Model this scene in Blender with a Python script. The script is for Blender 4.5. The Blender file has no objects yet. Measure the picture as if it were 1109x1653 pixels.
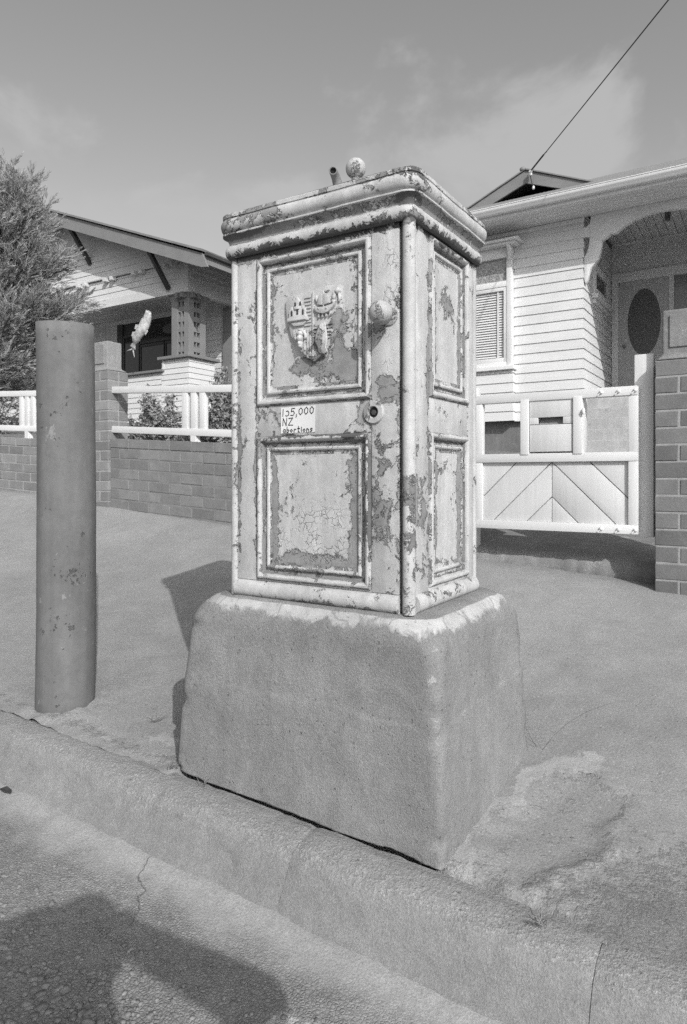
import bpy, bmesh, math, random
import numpy as np
from mathutils import Vector, Matrix, noise as mnoise
R = math.radians
rnd = random.Random(7)
sc = bpy.context.scene
COL = sc.collection

# ------------------------------------------------------------------ camera, sky, sun, exposure
YAW = 32.36                                   # heading, degrees left of the cross-street axis
cam_d = bpy.data.cameras.new('camera')
cam = bpy.data.objects.new('camera', cam_d)
COL.objects.link(cam)
cam.location = (0, 0, 1.0)
cam.rotation_euler = (R(90), 0, R(YAW))
cam_d.sensor_fit = 'VERTICAL'
cam_d.sensor_height = 36.0
cam_d.sensor_width = 24.15
cam_d.lens = 36.0 * 1091 / 1653
cam_d.shift_y = -57.5 / 1653
cam_d.clip_start = 0.02
cam_d.clip_end = 3000
sc.camera = cam

SUN_EL = 32.26
CLOUD_X, CLOUD_Y = 6.1, 8.8
SUN_H = Vector((-0.788, 0.616))               # where shadows point
world = bpy.data.worlds.new('World')
sc.world = world
world.use_nodes = True
wn, wl = world.node_tree.nodes, world.node_tree.links
wn.clear()
w_out = wn.new('ShaderNodeOutputWorld')
w_bg = wn.new('ShaderNodeBackground')
w_sky = wn.new('ShaderNodeTexSky')
w_sky.sky_type = 'NISHITA'
w_sky.sun_disc = False
w_sky.sun_elevation = R(SUN_EL)
w_sky.sun_rotation = math.atan2(-SUN_H.x, -SUN_H.y)
w_sky.air_density = 1.0
w_sky.dust_density = 3.0
w_bw = wn.new('ShaderNodeRGBToBW')
wl.new(w_sky.outputs[0], w_bw.inputs[0])
w_tc = wn.new('ShaderNodeTexCoord')
w_sep = wn.new('ShaderNodeSeparateXYZ')
wl.new(w_tc.outputs['Generated'], w_sep.inputs[0])
w_map = wn.new('ShaderNodeMapping')
w_map.inputs['Scale'].default_value = (1.0, 1.0, 1.5)
w_map.inputs['Location'].default_value = (CLOUD_X, CLOUD_Y, 0.4)
wl.new(w_tc.outputs['Generated'], w_map.inputs[0])
w_n = wn.new('ShaderNodeTexNoise')
w_n.inputs['Scale'].default_value = 4.0
w_n.inputs['Detail'].default_value = 8
w_n.inputs['Roughness'].default_value = 0.57
w_n.inputs['Distortion'].default_value = 0.25
wl.new(w_map.outputs[0], w_n.inputs['Vector'])
w_el = wn.new('ShaderNodeMapRange')             # banks stand low; overhead the sky is nearly clear
w_el.inputs[1].default_value = 0.28; w_el.inputs[2].default_value = 0.56
w_el.inputs[3].default_value = 0.14; w_el.inputs[4].default_value = -0.08
wl.new(w_sep.outputs[2], w_el.inputs[0])
w_ad = wn.new('ShaderNodeMath'); w_ad.operation = 'ADD'
wl.new(w_n.outputs[0], w_ad.inputs[0]); wl.new(w_el.outputs[0], w_ad.inputs[1])
w_cr = wn.new('ShaderNodeMapRange')
w_cr.interpolation_type = 'SMOOTHSTEP'
w_cr.inputs[1].default_value = 0.50
w_cr.inputs[2].default_value = 0.66
w_cr.inputs[4].default_value = 0.8
wl.new(w_ad.outputs[0], w_cr.inputs[0])
w_mix = wn.new('ShaderNodeMix')               # clouds: sunlit water vapour over the clear sky, one even radiance
w_mix.data_type = 'FLOAT'
w_mix.inputs[3].default_value = 2.7
wl.new(w_cr.outputs[0], w_mix.inputs[0])
wl.new(w_bw.outputs[0], w_mix.inputs[2])
wl.new(w_mix.outputs[0], w_bg.inputs[0])
w_bg.inputs[1].default_value = 0.15
wl.new(w_bg.outputs[0], w_out.inputs[0])

sun_d = bpy.data.lights.new('sun', 'SUN')
sun_d.energy = 2.6
sun_d.angle = R(0.53)
sun_d.color = (1, 0.995, 0.985)
sun = bpy.data.objects.new('sun', sun_d)
COL.objects.link(sun)
sun_dir = Vector((SUN_H.x * math.cos(R(SUN_EL)), SUN_H.y * math.cos(R(SUN_EL)), -math.sin(R(SUN_EL)))).normalized()
sun.rotation_euler = sun_dir.to_track_quat('-Z', 'Y').to_euler()
sun.location = (20, -16, 20)
vs = sc.view_settings
vs.view_transform = 'Standard'
vs.look = 'None'
vs.exposure = 0.35
vs.gamma = 1.0
sc.cycles.use_denoising = False               # keep the surface grain

# ------------------------------------------------------------------ materials
MATS = {}
def mat_new(name):
    m = bpy.data.materials.new(name)
    m.use_nodes = True
    nt = m.node_tree
    nt.nodes.clear()
    out = nt.nodes.new('ShaderNodeOutputMaterial')
    b = nt.nodes.new('ShaderNodeBsdfPrincipled')
    nt.links.new(b.outputs[0], out.inputs[0])
    MATS[name] = m
    return m, nt, b
class NT:
    """small node helpers; every method returns an output socket"""
    def __init__(s, nt):
        s.nt = nt
        g = nt.nodes.new('ShaderNodeNewGeometry')
        s.pos = g.outputs['Position']
        s.normal = g.outputs['Normal']
    def link(s, a, b): s.nt.links.new(a, b)
    def put(s, v, sock):
        if isinstance(v, (int, float)): sock.default_value = v
        elif isinstance(v, tuple): sock.default_value = v
        else: s.nt.links.new(v, sock)
    def math(s, op, a, b=0.0, c=0.0, clamp=False):
        n = s.nt.nodes.new('ShaderNodeMath'); n.operation = op; n.use_clamp = clamp
        s.put(a, n.inputs[0]); s.put(b, n.inputs[1]); s.put(c, n.inputs[2])
        return n.outputs[0]
    def noise(s, scale, detail=5, rough=0.55, dist=0.0, vec=None):
        n = s.nt.nodes.new('ShaderNodeTexNoise')
        n.inputs['Scale'].default_value = scale; n.inputs['Detail'].default_value = detail
        n.inputs['Roughness'].default_value = rough; n.inputs['Distortion'].default_value = dist
        s.link(vec or s.pos, n.inputs['Vector'])
        return n.outputs[0]
    def voro(s, scale, feature='F1', vec=None, out=0, rand=1.0):
        n = s.nt.nodes.new('ShaderNodeTexVoronoi'); n.feature = feature
        n.inputs['Scale'].default_value = scale
        n.inputs['Randomness'].default_value = rand
        s.link(vec or s.pos, n.inputs['Vector'])
        return n.outputs[out]
    def scl(s, vec, sx, sy, sz, loc=(0, 0, 0), rot=(0, 0, 0)):
        n = s.nt.nodes.new('ShaderNodeMapping')
        n.inputs['Scale'].default_value = (sx, sy, sz); n.inputs['Location'].default_value = loc
        n.inputs['Rotation'].default_value = rot
        s.link(vec, n.inputs[0])
        return n.outputs[0]
    def warp(s, vec, scale, amt):
        n = s.nt.nodes.new('ShaderNodeTexNoise'); n.inputs['Scale'].default_value = scale
        n.inputs['Detail'].default_value = 4
        s.link(vec, n.inputs['Vector'])
        sub = s.nt.nodes.new('ShaderNodeVectorMath'); sub.operation = 'SUBTRACT'
        s.link(n.outputs['Color'], sub.inputs[0]); sub.inputs[1].default_value = (.5, .5, .5)
        mul = s.nt.nodes.new('ShaderNodeVectorMath'); mul.operation = 'SCALE'
        s.link(sub.outputs[0], mul.inputs[0]); mul.inputs['Scale'].default_value = amt
        add = s.nt.nodes.new('ShaderNodeVectorMath'); add.operation = 'ADD'
        s.link(vec, add.inputs[0]); s.link(mul.outputs[0], add.inputs[1])
        return add.outputs[0]
    def rng(s, v, a, b, c=0.0, d=1.0, smooth=False):
        n = s.nt.nodes.new('ShaderNodeMapRange'); n.clamp = True
        if smooth: n.interpolation_type = 'SMOOTHSTEP'
        s.put(v, n.inputs[0])
        for i, q in enumerate((a, b, c, d)): n.inputs[i + 1].default_value = q
        return n.outputs[0]
    def mix(s, f, a, b):
        n = s.nt.nodes.new('ShaderNodeMix'); n.data_type = 'FLOAT'; n.clamp_factor = True
        s.put(f, n.inputs[0]); s.put(a, n.inputs[2]); s.put(b, n.inputs[3])
        return n.outputs[0]
    def bump(s, h, dist, strength=1.0, prev=None):
        n = s.nt.nodes.new('ShaderNodeBump')
        n.inputs['Strength'].default_value = strength; n.inputs['Distance'].default_value = dist
        s.put(h, n.inputs['Height'])
        if prev is not None: s.link(prev, n.inputs['Normal'])
        return n.outputs[0]
    def dist_to(s, p, sx=1, sy=1, sz=1):
        """ellipsoidal distance from a world point"""
        v = s.nt.nodes.new('ShaderNodeVectorMath'); v.operation = 'SUBTRACT'
        s.link(s.pos, v.inputs[0]); v.inputs[1].default_value = p
        m = s.nt.nodes.new('ShaderNodeVectorMath'); m.operation = 'MULTIPLY'
        s.link(v.outputs[0], m.inputs[0]); m.inputs[1].default_value = (sx, sy, sz)
        l = s.nt.nodes.new('ShaderNodeVectorMath'); l.operation = 'LENGTH'
        s.link(m.outputs[0], l.inputs[0])
        return l.outputs['Value']
    def attr(s, name):
        a = s.nt.nodes.new('ShaderNodeAttribute'); a.attribute_name = name
        return a.outputs['Fac']
    def objrand(s):
        o = s.nt.nodes.new('ShaderNodeObjectInfo')
        return o.outputs['Random']

def simple(name, lo, hi, scale=6, detail=6, rough=.8, bscale=60, bdist=.002, bstr=.6, fine=0.0, fscale=300, vary=0.0, spec=.3):
    m, nt, b = mat_new(name); N = NT(nt)
    n1 = N.noise(scale, detail, .6)
    c = N.rng(n1, .3, .7, lo, hi)
    if fine:
        n2 = N.noise(fscale, 3, .7)
        c = N.math('MULTIPLY', c, N.rng(n2, .25, .75, 1 - fine, 1 + fine))
    if vary:
        c = N.math('MULTIPLY', c, N.rng(N.objrand(), 0, 1, 1 - vary, 1 + vary))
    N.link(c, b.inputs['Base Color'])
    b.inputs['Roughness'].default_value = rough
    b.inputs['Specular IOR Level'].default_value = spec
    if bdist:
        N.link(N.bump(N.noise(bscale, 6, .65), bdist, bstr), b.inputs['Normal'])
    return m

# --- surfaces of the street
def asphalt_mat():
    m, nt, b = mat_new('footpath_asphalt'); N = NT(nt)
    big = N.noise(.9, 5, .6); mid = N.noise(7, 6, .65, .4); fine = N.noise(170, 3, .7)
    c = N.rng(big, .3, .7, .24, .30)
    c = N.math('MULTIPLY', c, N.rng(mid, .3, .72, .90, 1.08))
    c = N.math('MULTIPLY', c, N.rng(fine, .25, .75, .70, 1.28))
    c = N.math('MULTIPLY', c, N.rng(N.noise(420, 2, .6), .3, .7, .86, 1.14))
    c = N.math('MULTIPLY', c, N.rng(N.noise(2.4, 7, .7, .6), .35, .65, .94, 1.05))
    v = N.voro(75, 'F1'); spk = N.voro(75, 'F1', out=1)
    sep = nt.nodes.new('ShaderNodeSeparateColor'); N.link(spk, sep.inputs[0])
    st = N.math('MULTIPLY', N.rng(v, .18, .3, 1, 0), N.rng(sep.outputs[0], .82, .9, 0, 1))
    c = N.mix(N.math('MULTIPLY', st, .6), c, .44)
    dk = N.math('MULTIPLY', N.rng(v, .15, .3, 1, 0), N.rng(sep.outputs[1], .84, .9, 0, 1))
    c = N.mix(N.math('MULTIPLY', dk, .6), c, .07)
    # worn concrete showing through round the broken patch; vertex mask marks where it is
    pale = N.math('ADD', N.attr('pale'), N.rng(N.noise(28, 6, .7, .5), .3, .7, -.35, .35))
    c = N.mix(N.math('MULTIPLY', N.rng(pale, .46, .64), .9), c, N.rng(fine, .25, .75, .28, .43))
    rough = N.math('ADD', N.attr('coarse'), N.rng(N.noise(24, 5, .7), .3, .7, -.3, .3))
    dirt = N.rng(rough, .4, .7)
    c = N.math('MULTIPLY', c, N.mix(dirt, 1.0, N.rng(N.noise(120, 4, .8), .35, .65, .68, 1.02)))
    N.link(c, b.inputs['Base Color'])
    b.inputs['Roughness'].default_value = .92; b.inputs['Specular IOR Level'].default_value = .2
    h = N.math('ADD', N.math('MULTIPLY', fine, .55), N.math('MULTIPLY', N.noise(55, 5, .7), .8))
    h = N.math('ADD', h, N.math('MULTIPLY', N.noise(130, 5, .75), N.math('MULTIPLY', dirt, 2.4)))
    N.link(N.bump(h, .004, .75), b.inputs['Normal'])
    return m
def concrete_mat(name, lo, hi, grit=.16, bump=.004, streak=True, speck=True):
    m, nt, b = mat_new(name); N = NT(nt)
    big = N.noise(2.6, 6, .62, .3); fine = N.noise(240, 3, .7); mid = N.noise(34, 6, .7)
    c = N.rng(big, .3, .7, lo, hi)
    c = N.math('MULTIPLY', c, N.rng(fine, .25, .75, 1 - grit, 1 + grit))
    c = N.math('MULTIPLY', c, N.rng(mid, .3, .7, .92, 1.08))
    if streak:
        sv = N.noise(1, 6, .6, .2, N.scl(N.warp(N.pos, 6, .03), 22, 22, 1.6))
        c = N.math('MULTIPLY', c, N.rng(sv, .35, .7, .93, 1.08))
    if speck:
        sp = N.math('MULTIPLY', N.noise(190, 4, .8), N.noise(9, 4, .6))
        c = N.mix(N.rng(sp, .33, .42), c, .46)
        c = N.mix(N.rng(N.math('MULTIPLY', N.noise(140, 4, .8, 0, N.scl(N.pos, 1, 1, 1, (3, 7, 1))), N.noise(7, 4, .6, 0, N.scl(N.pos, 1, 1, 1, (9, 2, 4)))), .35, .42, 0, .7), c, .08)
    N.link(c, b.inputs['Base Color'])
    b.inputs['Roughness'].default_value = .93; b.inputs['Specular IOR Level'].default_value = .15
    h = N.math('ADD', N.math('MULTIPLY', fine, .6), mid)
    N.link(N.bump(h, bump, .7), b.inputs['Normal'])
    return m
def plinth_mat():
    m, nt, b = mat_new('plinth_concrete'); N = NT(nt)
    big = N.noise(3.2, 6, .62, .3); fine = N.noise(260, 3, .7); mid = N.noise(40, 6, .7)
    c = N.rng(big, .3, .7, .205, .275)
    c = N.math('MULTIPLY', c, N.rng(fine, .25, .75, .80, 1.22))
    c = N.math('MULTIPLY', c, N.rng(N.noise(110, 4, .75), .3, .7, .9, 1.1))
    sv = N.noise(1, 6, .65, .3, N.scl(N.warp(N.pos, 8, .04), 16, 16, 1.4))
    c = N.math('MULTIPLY', c, N.rng(sv, .32, .7, .93, 1.08))
    # pour line, blotches, aggregate pits
    szp = nt.nodes.new('ShaderNodeSeparateXYZ'); N.link(N.pos, szp.inputs[0])
    zl = N.math('ADD', szp.outputs[2], N.rng(N.noise(7, 5, .6), .3, .7, -.012, .012))
    ln = N.math('MULTIPLY', N.rng(N.math('ABSOLUTE', N.math('SUBTRACT', zl, .405)), .002, .010, 1, 0), N.rng(N.noise(4, 4, .6), .42, .6))
    c = N.math('MULTIPLY', c, N.mix(ln, 1.0, 1.16))
    c = N.math('MULTIPLY', c, N.rng(N.noise(5.5, 8, .72, .8), .32, .68, .86, 1.12))
    pt = N.rng(N.noise(75, 3, .6), .66, .72)
    c = N.mix(N.math('MULTIPLY', pt, .5), c, .09)
    lt = N.rng(N.noise(90, 3, .65, 0, N.scl(N.pos, 1, 1, 1, (4, 8, 2))), .66, .72)
    c = N.mix(N.math('MULTIPLY', lt, .45), c, .42)
    # pale lime bloom on arrises, scuffs
    wear = N.math('ADD', N.attr('edge'), N.rng(N.noise(22, 6, .75, .5), .3, .7, -.55, .4))
    c = N.mix(N.math('MULTIPLY', N.rng(wear, .84, .98), .6), c, .42)
    # old paint left on the shoulder
    pn = N.noise(13, 7, .68, .6)
    paint = N.math('ADD', N.attr('shoulder'), N.rng(pn, .28, .72, -.38, .30))
    pm = N.math('MULTIPLY', N.rng(paint, .60, .80), .82)
    pc = N.rng(N.noise(6, 5, .6), .3, .7, .40, .56)
    crackv = N.voro(4.5, 'DISTANCE_TO_EDGE', N.warp(N.pos, 20, .05))
    pc = N.math('MULTIPLY', pc, N.rng(crackv, 0, .02, .6, 1))
    pc = N.math('MULTIPLY', pc, N.rng(mid, .35, .65, .82, 1.08))
    c = N.mix(pm, c, pc)
    N.link(c, b.inputs['Base Color'])
    b.inputs['Roughness'].default_value = .92; b.inputs['Specular IOR Level'].default_value = .18
    h = N.math('ADD', N.math('MULTIPLY', fine, N.mix(pm, .8, .15)), N.math('MULTIPLY', mid, N.mix(pm, 1.0, .4)))
    h = N.math('SUBTRACT', N.math('ADD', h, N.math('MULTIPLY', pm, .35)), N.math('MULTIPLY', pt, .8))
    N.link(N.bump(h, .004, .75), b.inputs['Normal'])
    return m
def gutter_mat():
    m, nt, b = mat_new('gutter_aggregate'); N = NT(nt)
    sepp = nt.nodes.new('ShaderNodeSeparateXYZ'); N.link(N.pos, sepp.inputs[0])
    big = N.noise(3, 6, .6); fine = N.noise(190, 3, .7); mid = N.noise(30, 6, .7)
    wob = N.math('ADD', sepp.outputs[1], N.rng(N.noise(5, 5, .6), .3, .7, -.05, .05))
    screed = N.rng(wob, 1.10, 1.19)                  # smooth cement strip along the kerb
    c = N.rng(big, .3, .7, .21, .275)
    c = N.mix(screed, c, N.rng(big, .3, .7, .29, .345))
    v1 = N.voro(130, 'F1', out=1); sep = nt.nodes.new('ShaderNodeSeparateColor'); N.link(v1, sep.inputs[0])
    stone = N.rng(sep.outputs[0], 0, 1, .84, 1.14)
    ed = N.voro(130, 'DISTANCE_TO_EDGE')
    stone = N.math('MULTIPLY', stone, N.rng(ed, 0, .12, .84, 1))
    c = N.math('MULTIPLY', c, N.mix(screed, stone, 1.0))
    c = N.math('MULTIPLY', c, N.rng(fine, .25, .75, .74, 1.25))
    c = N.math('MULTIPLY', c, N.rng(mid, .3, .7, .9, 1.1))
    # cement smear
    sm = N.math('ADD', N.rng(N.dist_to((-.70, 1.03, -.02), 5.2, 15, 1), 0, 1.2, 1, 0), N.rng(N.noise(18, 6, .7), .3, .7, -.35, .35))
    c = N.mix(N.rng(sm, .45, .58), c, .42)
    # crack lines
    cr = N.voro(1.7, 'DISTANCE_TO_EDGE', N.warp(N.pos, 7, .16))
    c = N.mix(N.math('MULTIPLY', N.rng(cr, .0, .006, .8, 0), N.rng(big, .5, .58)), c, .07)
    N.link(c, b.inputs['Base Color'])
    b.inputs['Roughness'].default_value = .93; b.inputs['Specular IOR Level'].default_value = .18
    h = N.math('ADD', N.math('MULTIPLY', fine, .5), N.math('MULTIPLY', N.rng(ed, 0, .25), N.mix(screed, .45, .03)))
    N.link(N.bump(N.math('ADD', h, mid), .004, .8), b.inputs['Normal'])
    return m
def peel_mat(name, blobs, bias=0.0, iron=(), dark=.055, paint=(.43, .53), primer=(.22, .295), cracks=None, scale=1.0):
    """cracked pale paint over grey primer over rusted iron; blobs = (point, radii, amount) places where paint has gone"""
    m, nt, b = mat_new(name); N = NT(nt)
    wp = N.warp(N.pos, 30, .022)
    n1 = N.noise(12 * scale, 9, .72, .7, wp)
    n2 = N.noise(52 * scale, 7, .75, .5, wp)
    k = N.math('ADD', N.math('MULTIPLY', n1, .72), N.math('MULTIPLY', n2, .28))
    k = N.math('ADD', k, N.attr('wear'))
    for (p, r, a) in blobs:
        d = N.dist_to(p, 1 / r[0], 1 / r[1], 1 / r[2])
        k = N.math('ADD', k, N.rng(d, .05, 1.35, a * .80, 0, True))
    k = N.math('ADD', k, bias)
    gone = N.rng(k, .572, .580)                       # paint off
    rim = N.math('MULTIPLY', N.rng(k, .555, .572), N.rng(k, .580, .592, 1, 0))
    rust = N.rng(N.noise(11 * scale, 7, .72, .6, wp), .60, .66)
    pc = N.rng(N.noise(7, 8, .7, .6), .3, .7, paint[0], paint[1])
    pc = N.math('MULTIPLY', pc, N.rng(N.noise(26, 6, .7, .4), .3, .7, .90, 1.07))
    st = N.noise(1, 6, .65, .4, N.scl(wp, 24, 24, 2.4))
    pc = N.math('MULTIPLY', pc, N.rng(st, .35, .70, 1.08, .80))
    pc = N.math('MULTIPLY', pc, N.rng(N.noise(160, 3, .7), .3, .7, .95, 1.05))
    h_crack = None
    if cracks:
        cv = N.voro(46, 'DISTANCE_TO_EDGE', N.warp(N.pos, 26, .045))
        area = None
        for (p, r) in cracks:
            a_ = N.rng(N.dist_to(p, 1 / r[0], 1 / r[1], 1 / r[2]), .55, 1.1, 1, 0)
            area = a_ if area is None else N.math('MAXIMUM', area, a_)
        area = N.math('MULTIPLY', area, N.rng(N.noise(16, 5, .6), .44, .60))
        ck = N.math('MULTIPLY', N.rng(cv, .010, .055, 1, 0), area)
        pc = N.mix(N.math('MULTIPLY', ck, .5), pc, .20)
        h_crack = ck
    for (p, r, a) in iron:                            # primer rusted away; the strip under the cornice also paints in shade
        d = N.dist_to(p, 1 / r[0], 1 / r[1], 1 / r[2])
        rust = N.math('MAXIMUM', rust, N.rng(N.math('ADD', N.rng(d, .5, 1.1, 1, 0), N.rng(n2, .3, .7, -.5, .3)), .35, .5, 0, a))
    gc = N.rng(N.noise(12, 6, .65), .3, .7, primer[0], primer[1])
    gc = N.math('MULTIPLY', gc, N.rng(N.noise(40, 6, .7), .3, .7, .82, 1.12))
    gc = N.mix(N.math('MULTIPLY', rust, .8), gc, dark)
    c = N.mix(gone, pc, gc)
    c = N.mix(N.math('MULTIPLY', rim, N.rng(N.noise(24, 4, .6), .50, .62, 0, .8)), c, dark)
    N.link(c, b.inputs['Base Color'])
    N.link(N.mix(gone, .62, .85), b.inputs['Roughness'])
    b.inputs['Specular IOR Level'].default_value = .28
    h = N.math('SUBTRACT', N.math('MULTIPLY', n2, .25), N.math('MULTIPLY', gone, .9))
    h = N.math('ADD', h, N.math('MULTIPLY', rim, .3))
    if h_crack is not None: h = N.math('SUBTRACT', h, N.math('MULTIPLY', h_crack, .6))
    nb = N.bump(h, .0036, 1.0)
    nb = N.bump(N.noise(260, 4, .7), .0009, .5, nb)
    N.link(nb, b.inputs['Normal'])
    return m
def pipe_mat():
    m, nt, b = mat_new('bollard_paint'); N = NT(nt)
    n1 = N.noise(10, 7, .68, .5); n2 = N.noise(55, 5, .7)
    k = N.math('ADD', N.math('MULTIPLY', n1, .6), N.math('MULTIPLY', n2, .4))
    pits = N.rng(k, .598, .62)
    c = N.rng(N.noise(3, 5, .6), .3, .7, .135, .175)
    sv = N.noise(1, 5, .6, .3, N.scl(N.pos, 26, 26, 2))
    c = N.math('MULTIPLY', c, N.rng(sv, .35, .68, .93, 1.08))
    c = N.math('MULTIPLY', c, N.rng(N.noise(22, 7, .72, .5), .3, .7, .86, 1.12))
    c = N.mix(N.math('MULTIPLY', pits, .65), c, .06)
    lt = N.rng(N.math('ADD', N.math('MULTIPLY', N.noise(17, 6, .7, .4, N.scl(N.pos, 1, 1, .6, (5, 2, 3))), .7), N.math('MULTIPLY', n2, .3)), .60, .63)
    c = N.mix(N.math('MULTIPLY', lt, .5), c, .33)
    N.link(c, b.inputs['Base Color'])
    b.inputs['Roughness'].default_value = .75; b.inputs['Specular IOR Level'].default_value = .2
    N.link(N.bump(N.math('SUBTRACT', N.math('MULTIPLY', n2, .3), pits), .003, .8), b.inputs['Normal'])
    return m
def timber_mat(name, lo, hi, along=(1, 0, 0), rough=.55, bdist=.0015, wear=0.0, spec=.35, vary=.03):
    m, nt, b = mat_new(name); N = NT(nt)
    sx, sy, sz = [2.5 if a else 45 for a in along]
    g = N.noise(1, 5, .6, .3, N.scl(N.pos, sx, sy, sz))
    c = N.rng(N.noise(2.2, 6, .6), .3, .7, lo, hi)
    c = N.math('MULTIPLY', c, N.rng(g, .3, .7, .955, 1.035))
    c = N.math('MULTIPLY', c, N.rng(N.objrand(), 0, 1, 1 - vary, 1 + vary))
    if wear:
        w = N.math('ADD', N.math('MULTIPLY', N.noise(19, 7, .7, .5), .65), N.math('MULTIPLY', g, .35))
        c = N.mix(N.math('MULTIPLY', N.rng(w, .66 - wear * .1, .70 - wear * .1), .7), c, .22)
    N.link(c, b.inputs['Base Color'])
    b.inputs['Roughness'].default_value = rough; b.inputs['Specular IOR Level'].default_value = spec
    if bdist: N.link(N.bump(g, bdist, .6), b.inputs['Normal'])
    return m
def brick_mat(name, lo, hi, smear=.0, bstr=.7):
    m, nt, b = mat_new(name); N = NT(nt)
    c = N.rng(N.objrand(), 0, 1, lo, hi)
    c = N.math('MULTIPLY', c, N.rng(N.noise(9, 6, .65), .3, .7, .86, 1.12))
    c = N.math('MULTIPLY', c, N.rng(N.noise(150, 3, .7), .3, .7, .9, 1.1))
    wsh = N.rng(N.math('ADD', N.math('MULTIPLY', N.noise(3.2, 6, .6), .7), N.math('MULTIPLY', N.noise(40, 5, .7), .3)), .56, .66)
    c = N.mix(N.math('MULTIPLY', wsh, .25 + smear), c, .30)
    N.link(c, b.inputs['Base Color'])
    b.inputs['Roughness'].default_value = .9; b.inputs['Specular IOR Level'].default_value = .15
    N.link(N.bump(N.noise(90, 6, .7), .003, bstr), b.inputs['Normal'])
    return m
def leaf_mat(name, lo, hi, trans=.25):
    m, nt, b = mat_new(name); N = NT(nt)
    c = N.rng(N.noise(14, 3, .6), .3, .7, lo, hi)
    c = N.math('MULTIPLY', c, N.rng(N.noise(1.7, 3, .5), .3, .7, .8, 1.2))
    N.link(c, b.inputs['Base Color'])
    b.inputs['Roughness'].default_value = .6; b.inputs['Specular IOR Level'].default_value = .3
    tr = nt.nodes.new('ShaderNodeBsdfTranslucent'); N.link(c, tr.inputs[0])
    mx = nt.nodes.new('ShaderNodeMixShader'); mx.inputs[0].default_value = trans
    out = [n for n in nt.nodes if n.type == 'OUTPUT_MATERIAL'][0]
    N.link(b.outputs[0], mx.inputs[1]); N.link(tr.outputs[0], mx.inputs[2]); N.link(mx.outputs[0], out.inputs[0])
    return m
def glass_mat(name, tint=.05, rough=.05, wave=0.0, wscale=80):
    m, nt, b = mat_new(name); N = NT(nt)
    b.inputs['Base Color'].default_value = (tint, tint, tint, 1)
    b.inputs['Roughness'].default_value = rough
    b.inputs['Specular IOR Level'].default_value = .6
    if wave:
        v = N.voro(wscale, 'F1')
        N.link(N.rng(v, 0, .8, tint * .45, tint * 1.8), b.inputs['Base Color'])
        N.link(N.bump(v, wave, .8), b.inputs['Normal'])
    return m

CX0, CX1, CY0, CY1 = -1.348, -0.762, 1.511, 1.957      # iron cabinet footprint
CZ0 = 0.655                                            # its foot
def fp(u, w, n=0.0): return (CX0 + u, CY0 - n, CZ0 + w)     # point on the cabinet's door side
def rp(u, w, n=0.0): return (CX1 + n, CY0 + u, CZ0 + w)     # point on its right-hand side
def bl(p, r, a): return (p, r, a)
peel_blobs = [
    bl(fp(.335, .645), (.10, .05, .055), .20), bl(fp(.24, .655), (.05, .05, .03), .17), bl(fp(.375, .73), (.028, .05, .11), .22),
    bl(fp(.40, .64), (.04, .05, .05), .20), bl(fp(.31, .72), (.045, .05, .05), .14),
    bl(fp(.52, .575), (.035, .05, .055), .24), bl(fp(.450, .520), (.03, .03, .035), .20),
    bl(fp(.515, .40), (.045, .04, .07), .15), bl(fp(.50, .26), (.035, .04, .13), .15), bl(fp(.535, .14), (.03, .04, .1), .10),
    bl(fp(.46, .33), (.02, .04, .28), .13), bl(fp(.155, .25), (.014, .04, .18), .20), bl(fp(.14, .52), (.045, .03, .03), .12),
    bl(fp(.43, .23), (.016, .04, .17), .18), bl(fp(.30, .12), (.13, .04, .025), .13), bl(fp(.05, .45), (.025, .04, .1), .15),
    bl(fp(.10, .30), (.02, .05, .30), .10), bl(fp(.02, .5), (.02, .05, .5), .08), bl(fp(.30, .0), (.34, .06, .016), .12), bl(fp(.095, .5), (.012, .04, .5), .11), bl(fp(.555, .5), (.012, .03, .5), .08), bl(rp(.105, .5), (.03, .010, .5), .11), bl(rp(.38, .5), (.03, .010, .5), .09), bl(fp(.030, .35), (.010, .04, .45), .12),
    bl(fp(.585, .25), (.03, .05, .28), .14), bl(fp(.09, .86), (.03, .05, .1), .06),
    bl(fp(.50, .73), (.028, .03, .035), .18),
    bl(rp(.235, .82), (.04, .05, .055), .24), bl(rp(.11, .62), (.03, .02, .10), .16), bl(rp(.33, .68), (.03, .02, .16), .12),
    bl(rp(.08, .25), (.03, .03, .16), .16), bl(rp(.15, .30), (.03, .016, .22), .12), bl(rp(.33, .25), (.03, .018, .2), .13),
    bl(rp(.22, .03), (.05, .25, .03), .07), bl(rp(.02, .25), (.03, .03, .2), .10),
    bl((CX1, CY0, CZ0 + 1.10), (.06, .06, .10), .13), bl((CX0 + .1, CY0, CZ0 + 1.06), (.26, .06, .05), .09),
    bl((CX0 - .02, CY0 - .02, CZ0 + 1.05), (.07, .07, .08), .13), bl((CX1 + .03, CY1, CZ0 + 1.05), (.06, .12, .08), .08),
]
TOPB = CZ0 + .985  # band under the cornice: bare iron plus overhang shade painted into the colour
iron_shade_blobs = [bl((CX0 + .28, CY0, TOPB), (.40, .06, .024), 1), bl((CX1, CY0 + .22, TOPB), (.06, .32, .024), 1),
              bl((CX0 + .05, CY0 - .03, CZ0 + 1.045), (.13, .05, .016), .8), bl((CX1 + .02, CY0 - .02, CZ0 + 1.075), (.05, .05, .04), .9),
              bl((CX1, CY0, CZ0 + 1.035), (.05, .05, .02), .9), bl(fp(.41, .452), (.07, .03, .012), 1), bl(fp(.25, .455), (.14, .03, .010), .9),
              bl(fp(.47, .30), (.012, .03, .2), .8), bl(fp(.60, .22), (.02, .03, .24), .5)]
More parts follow.
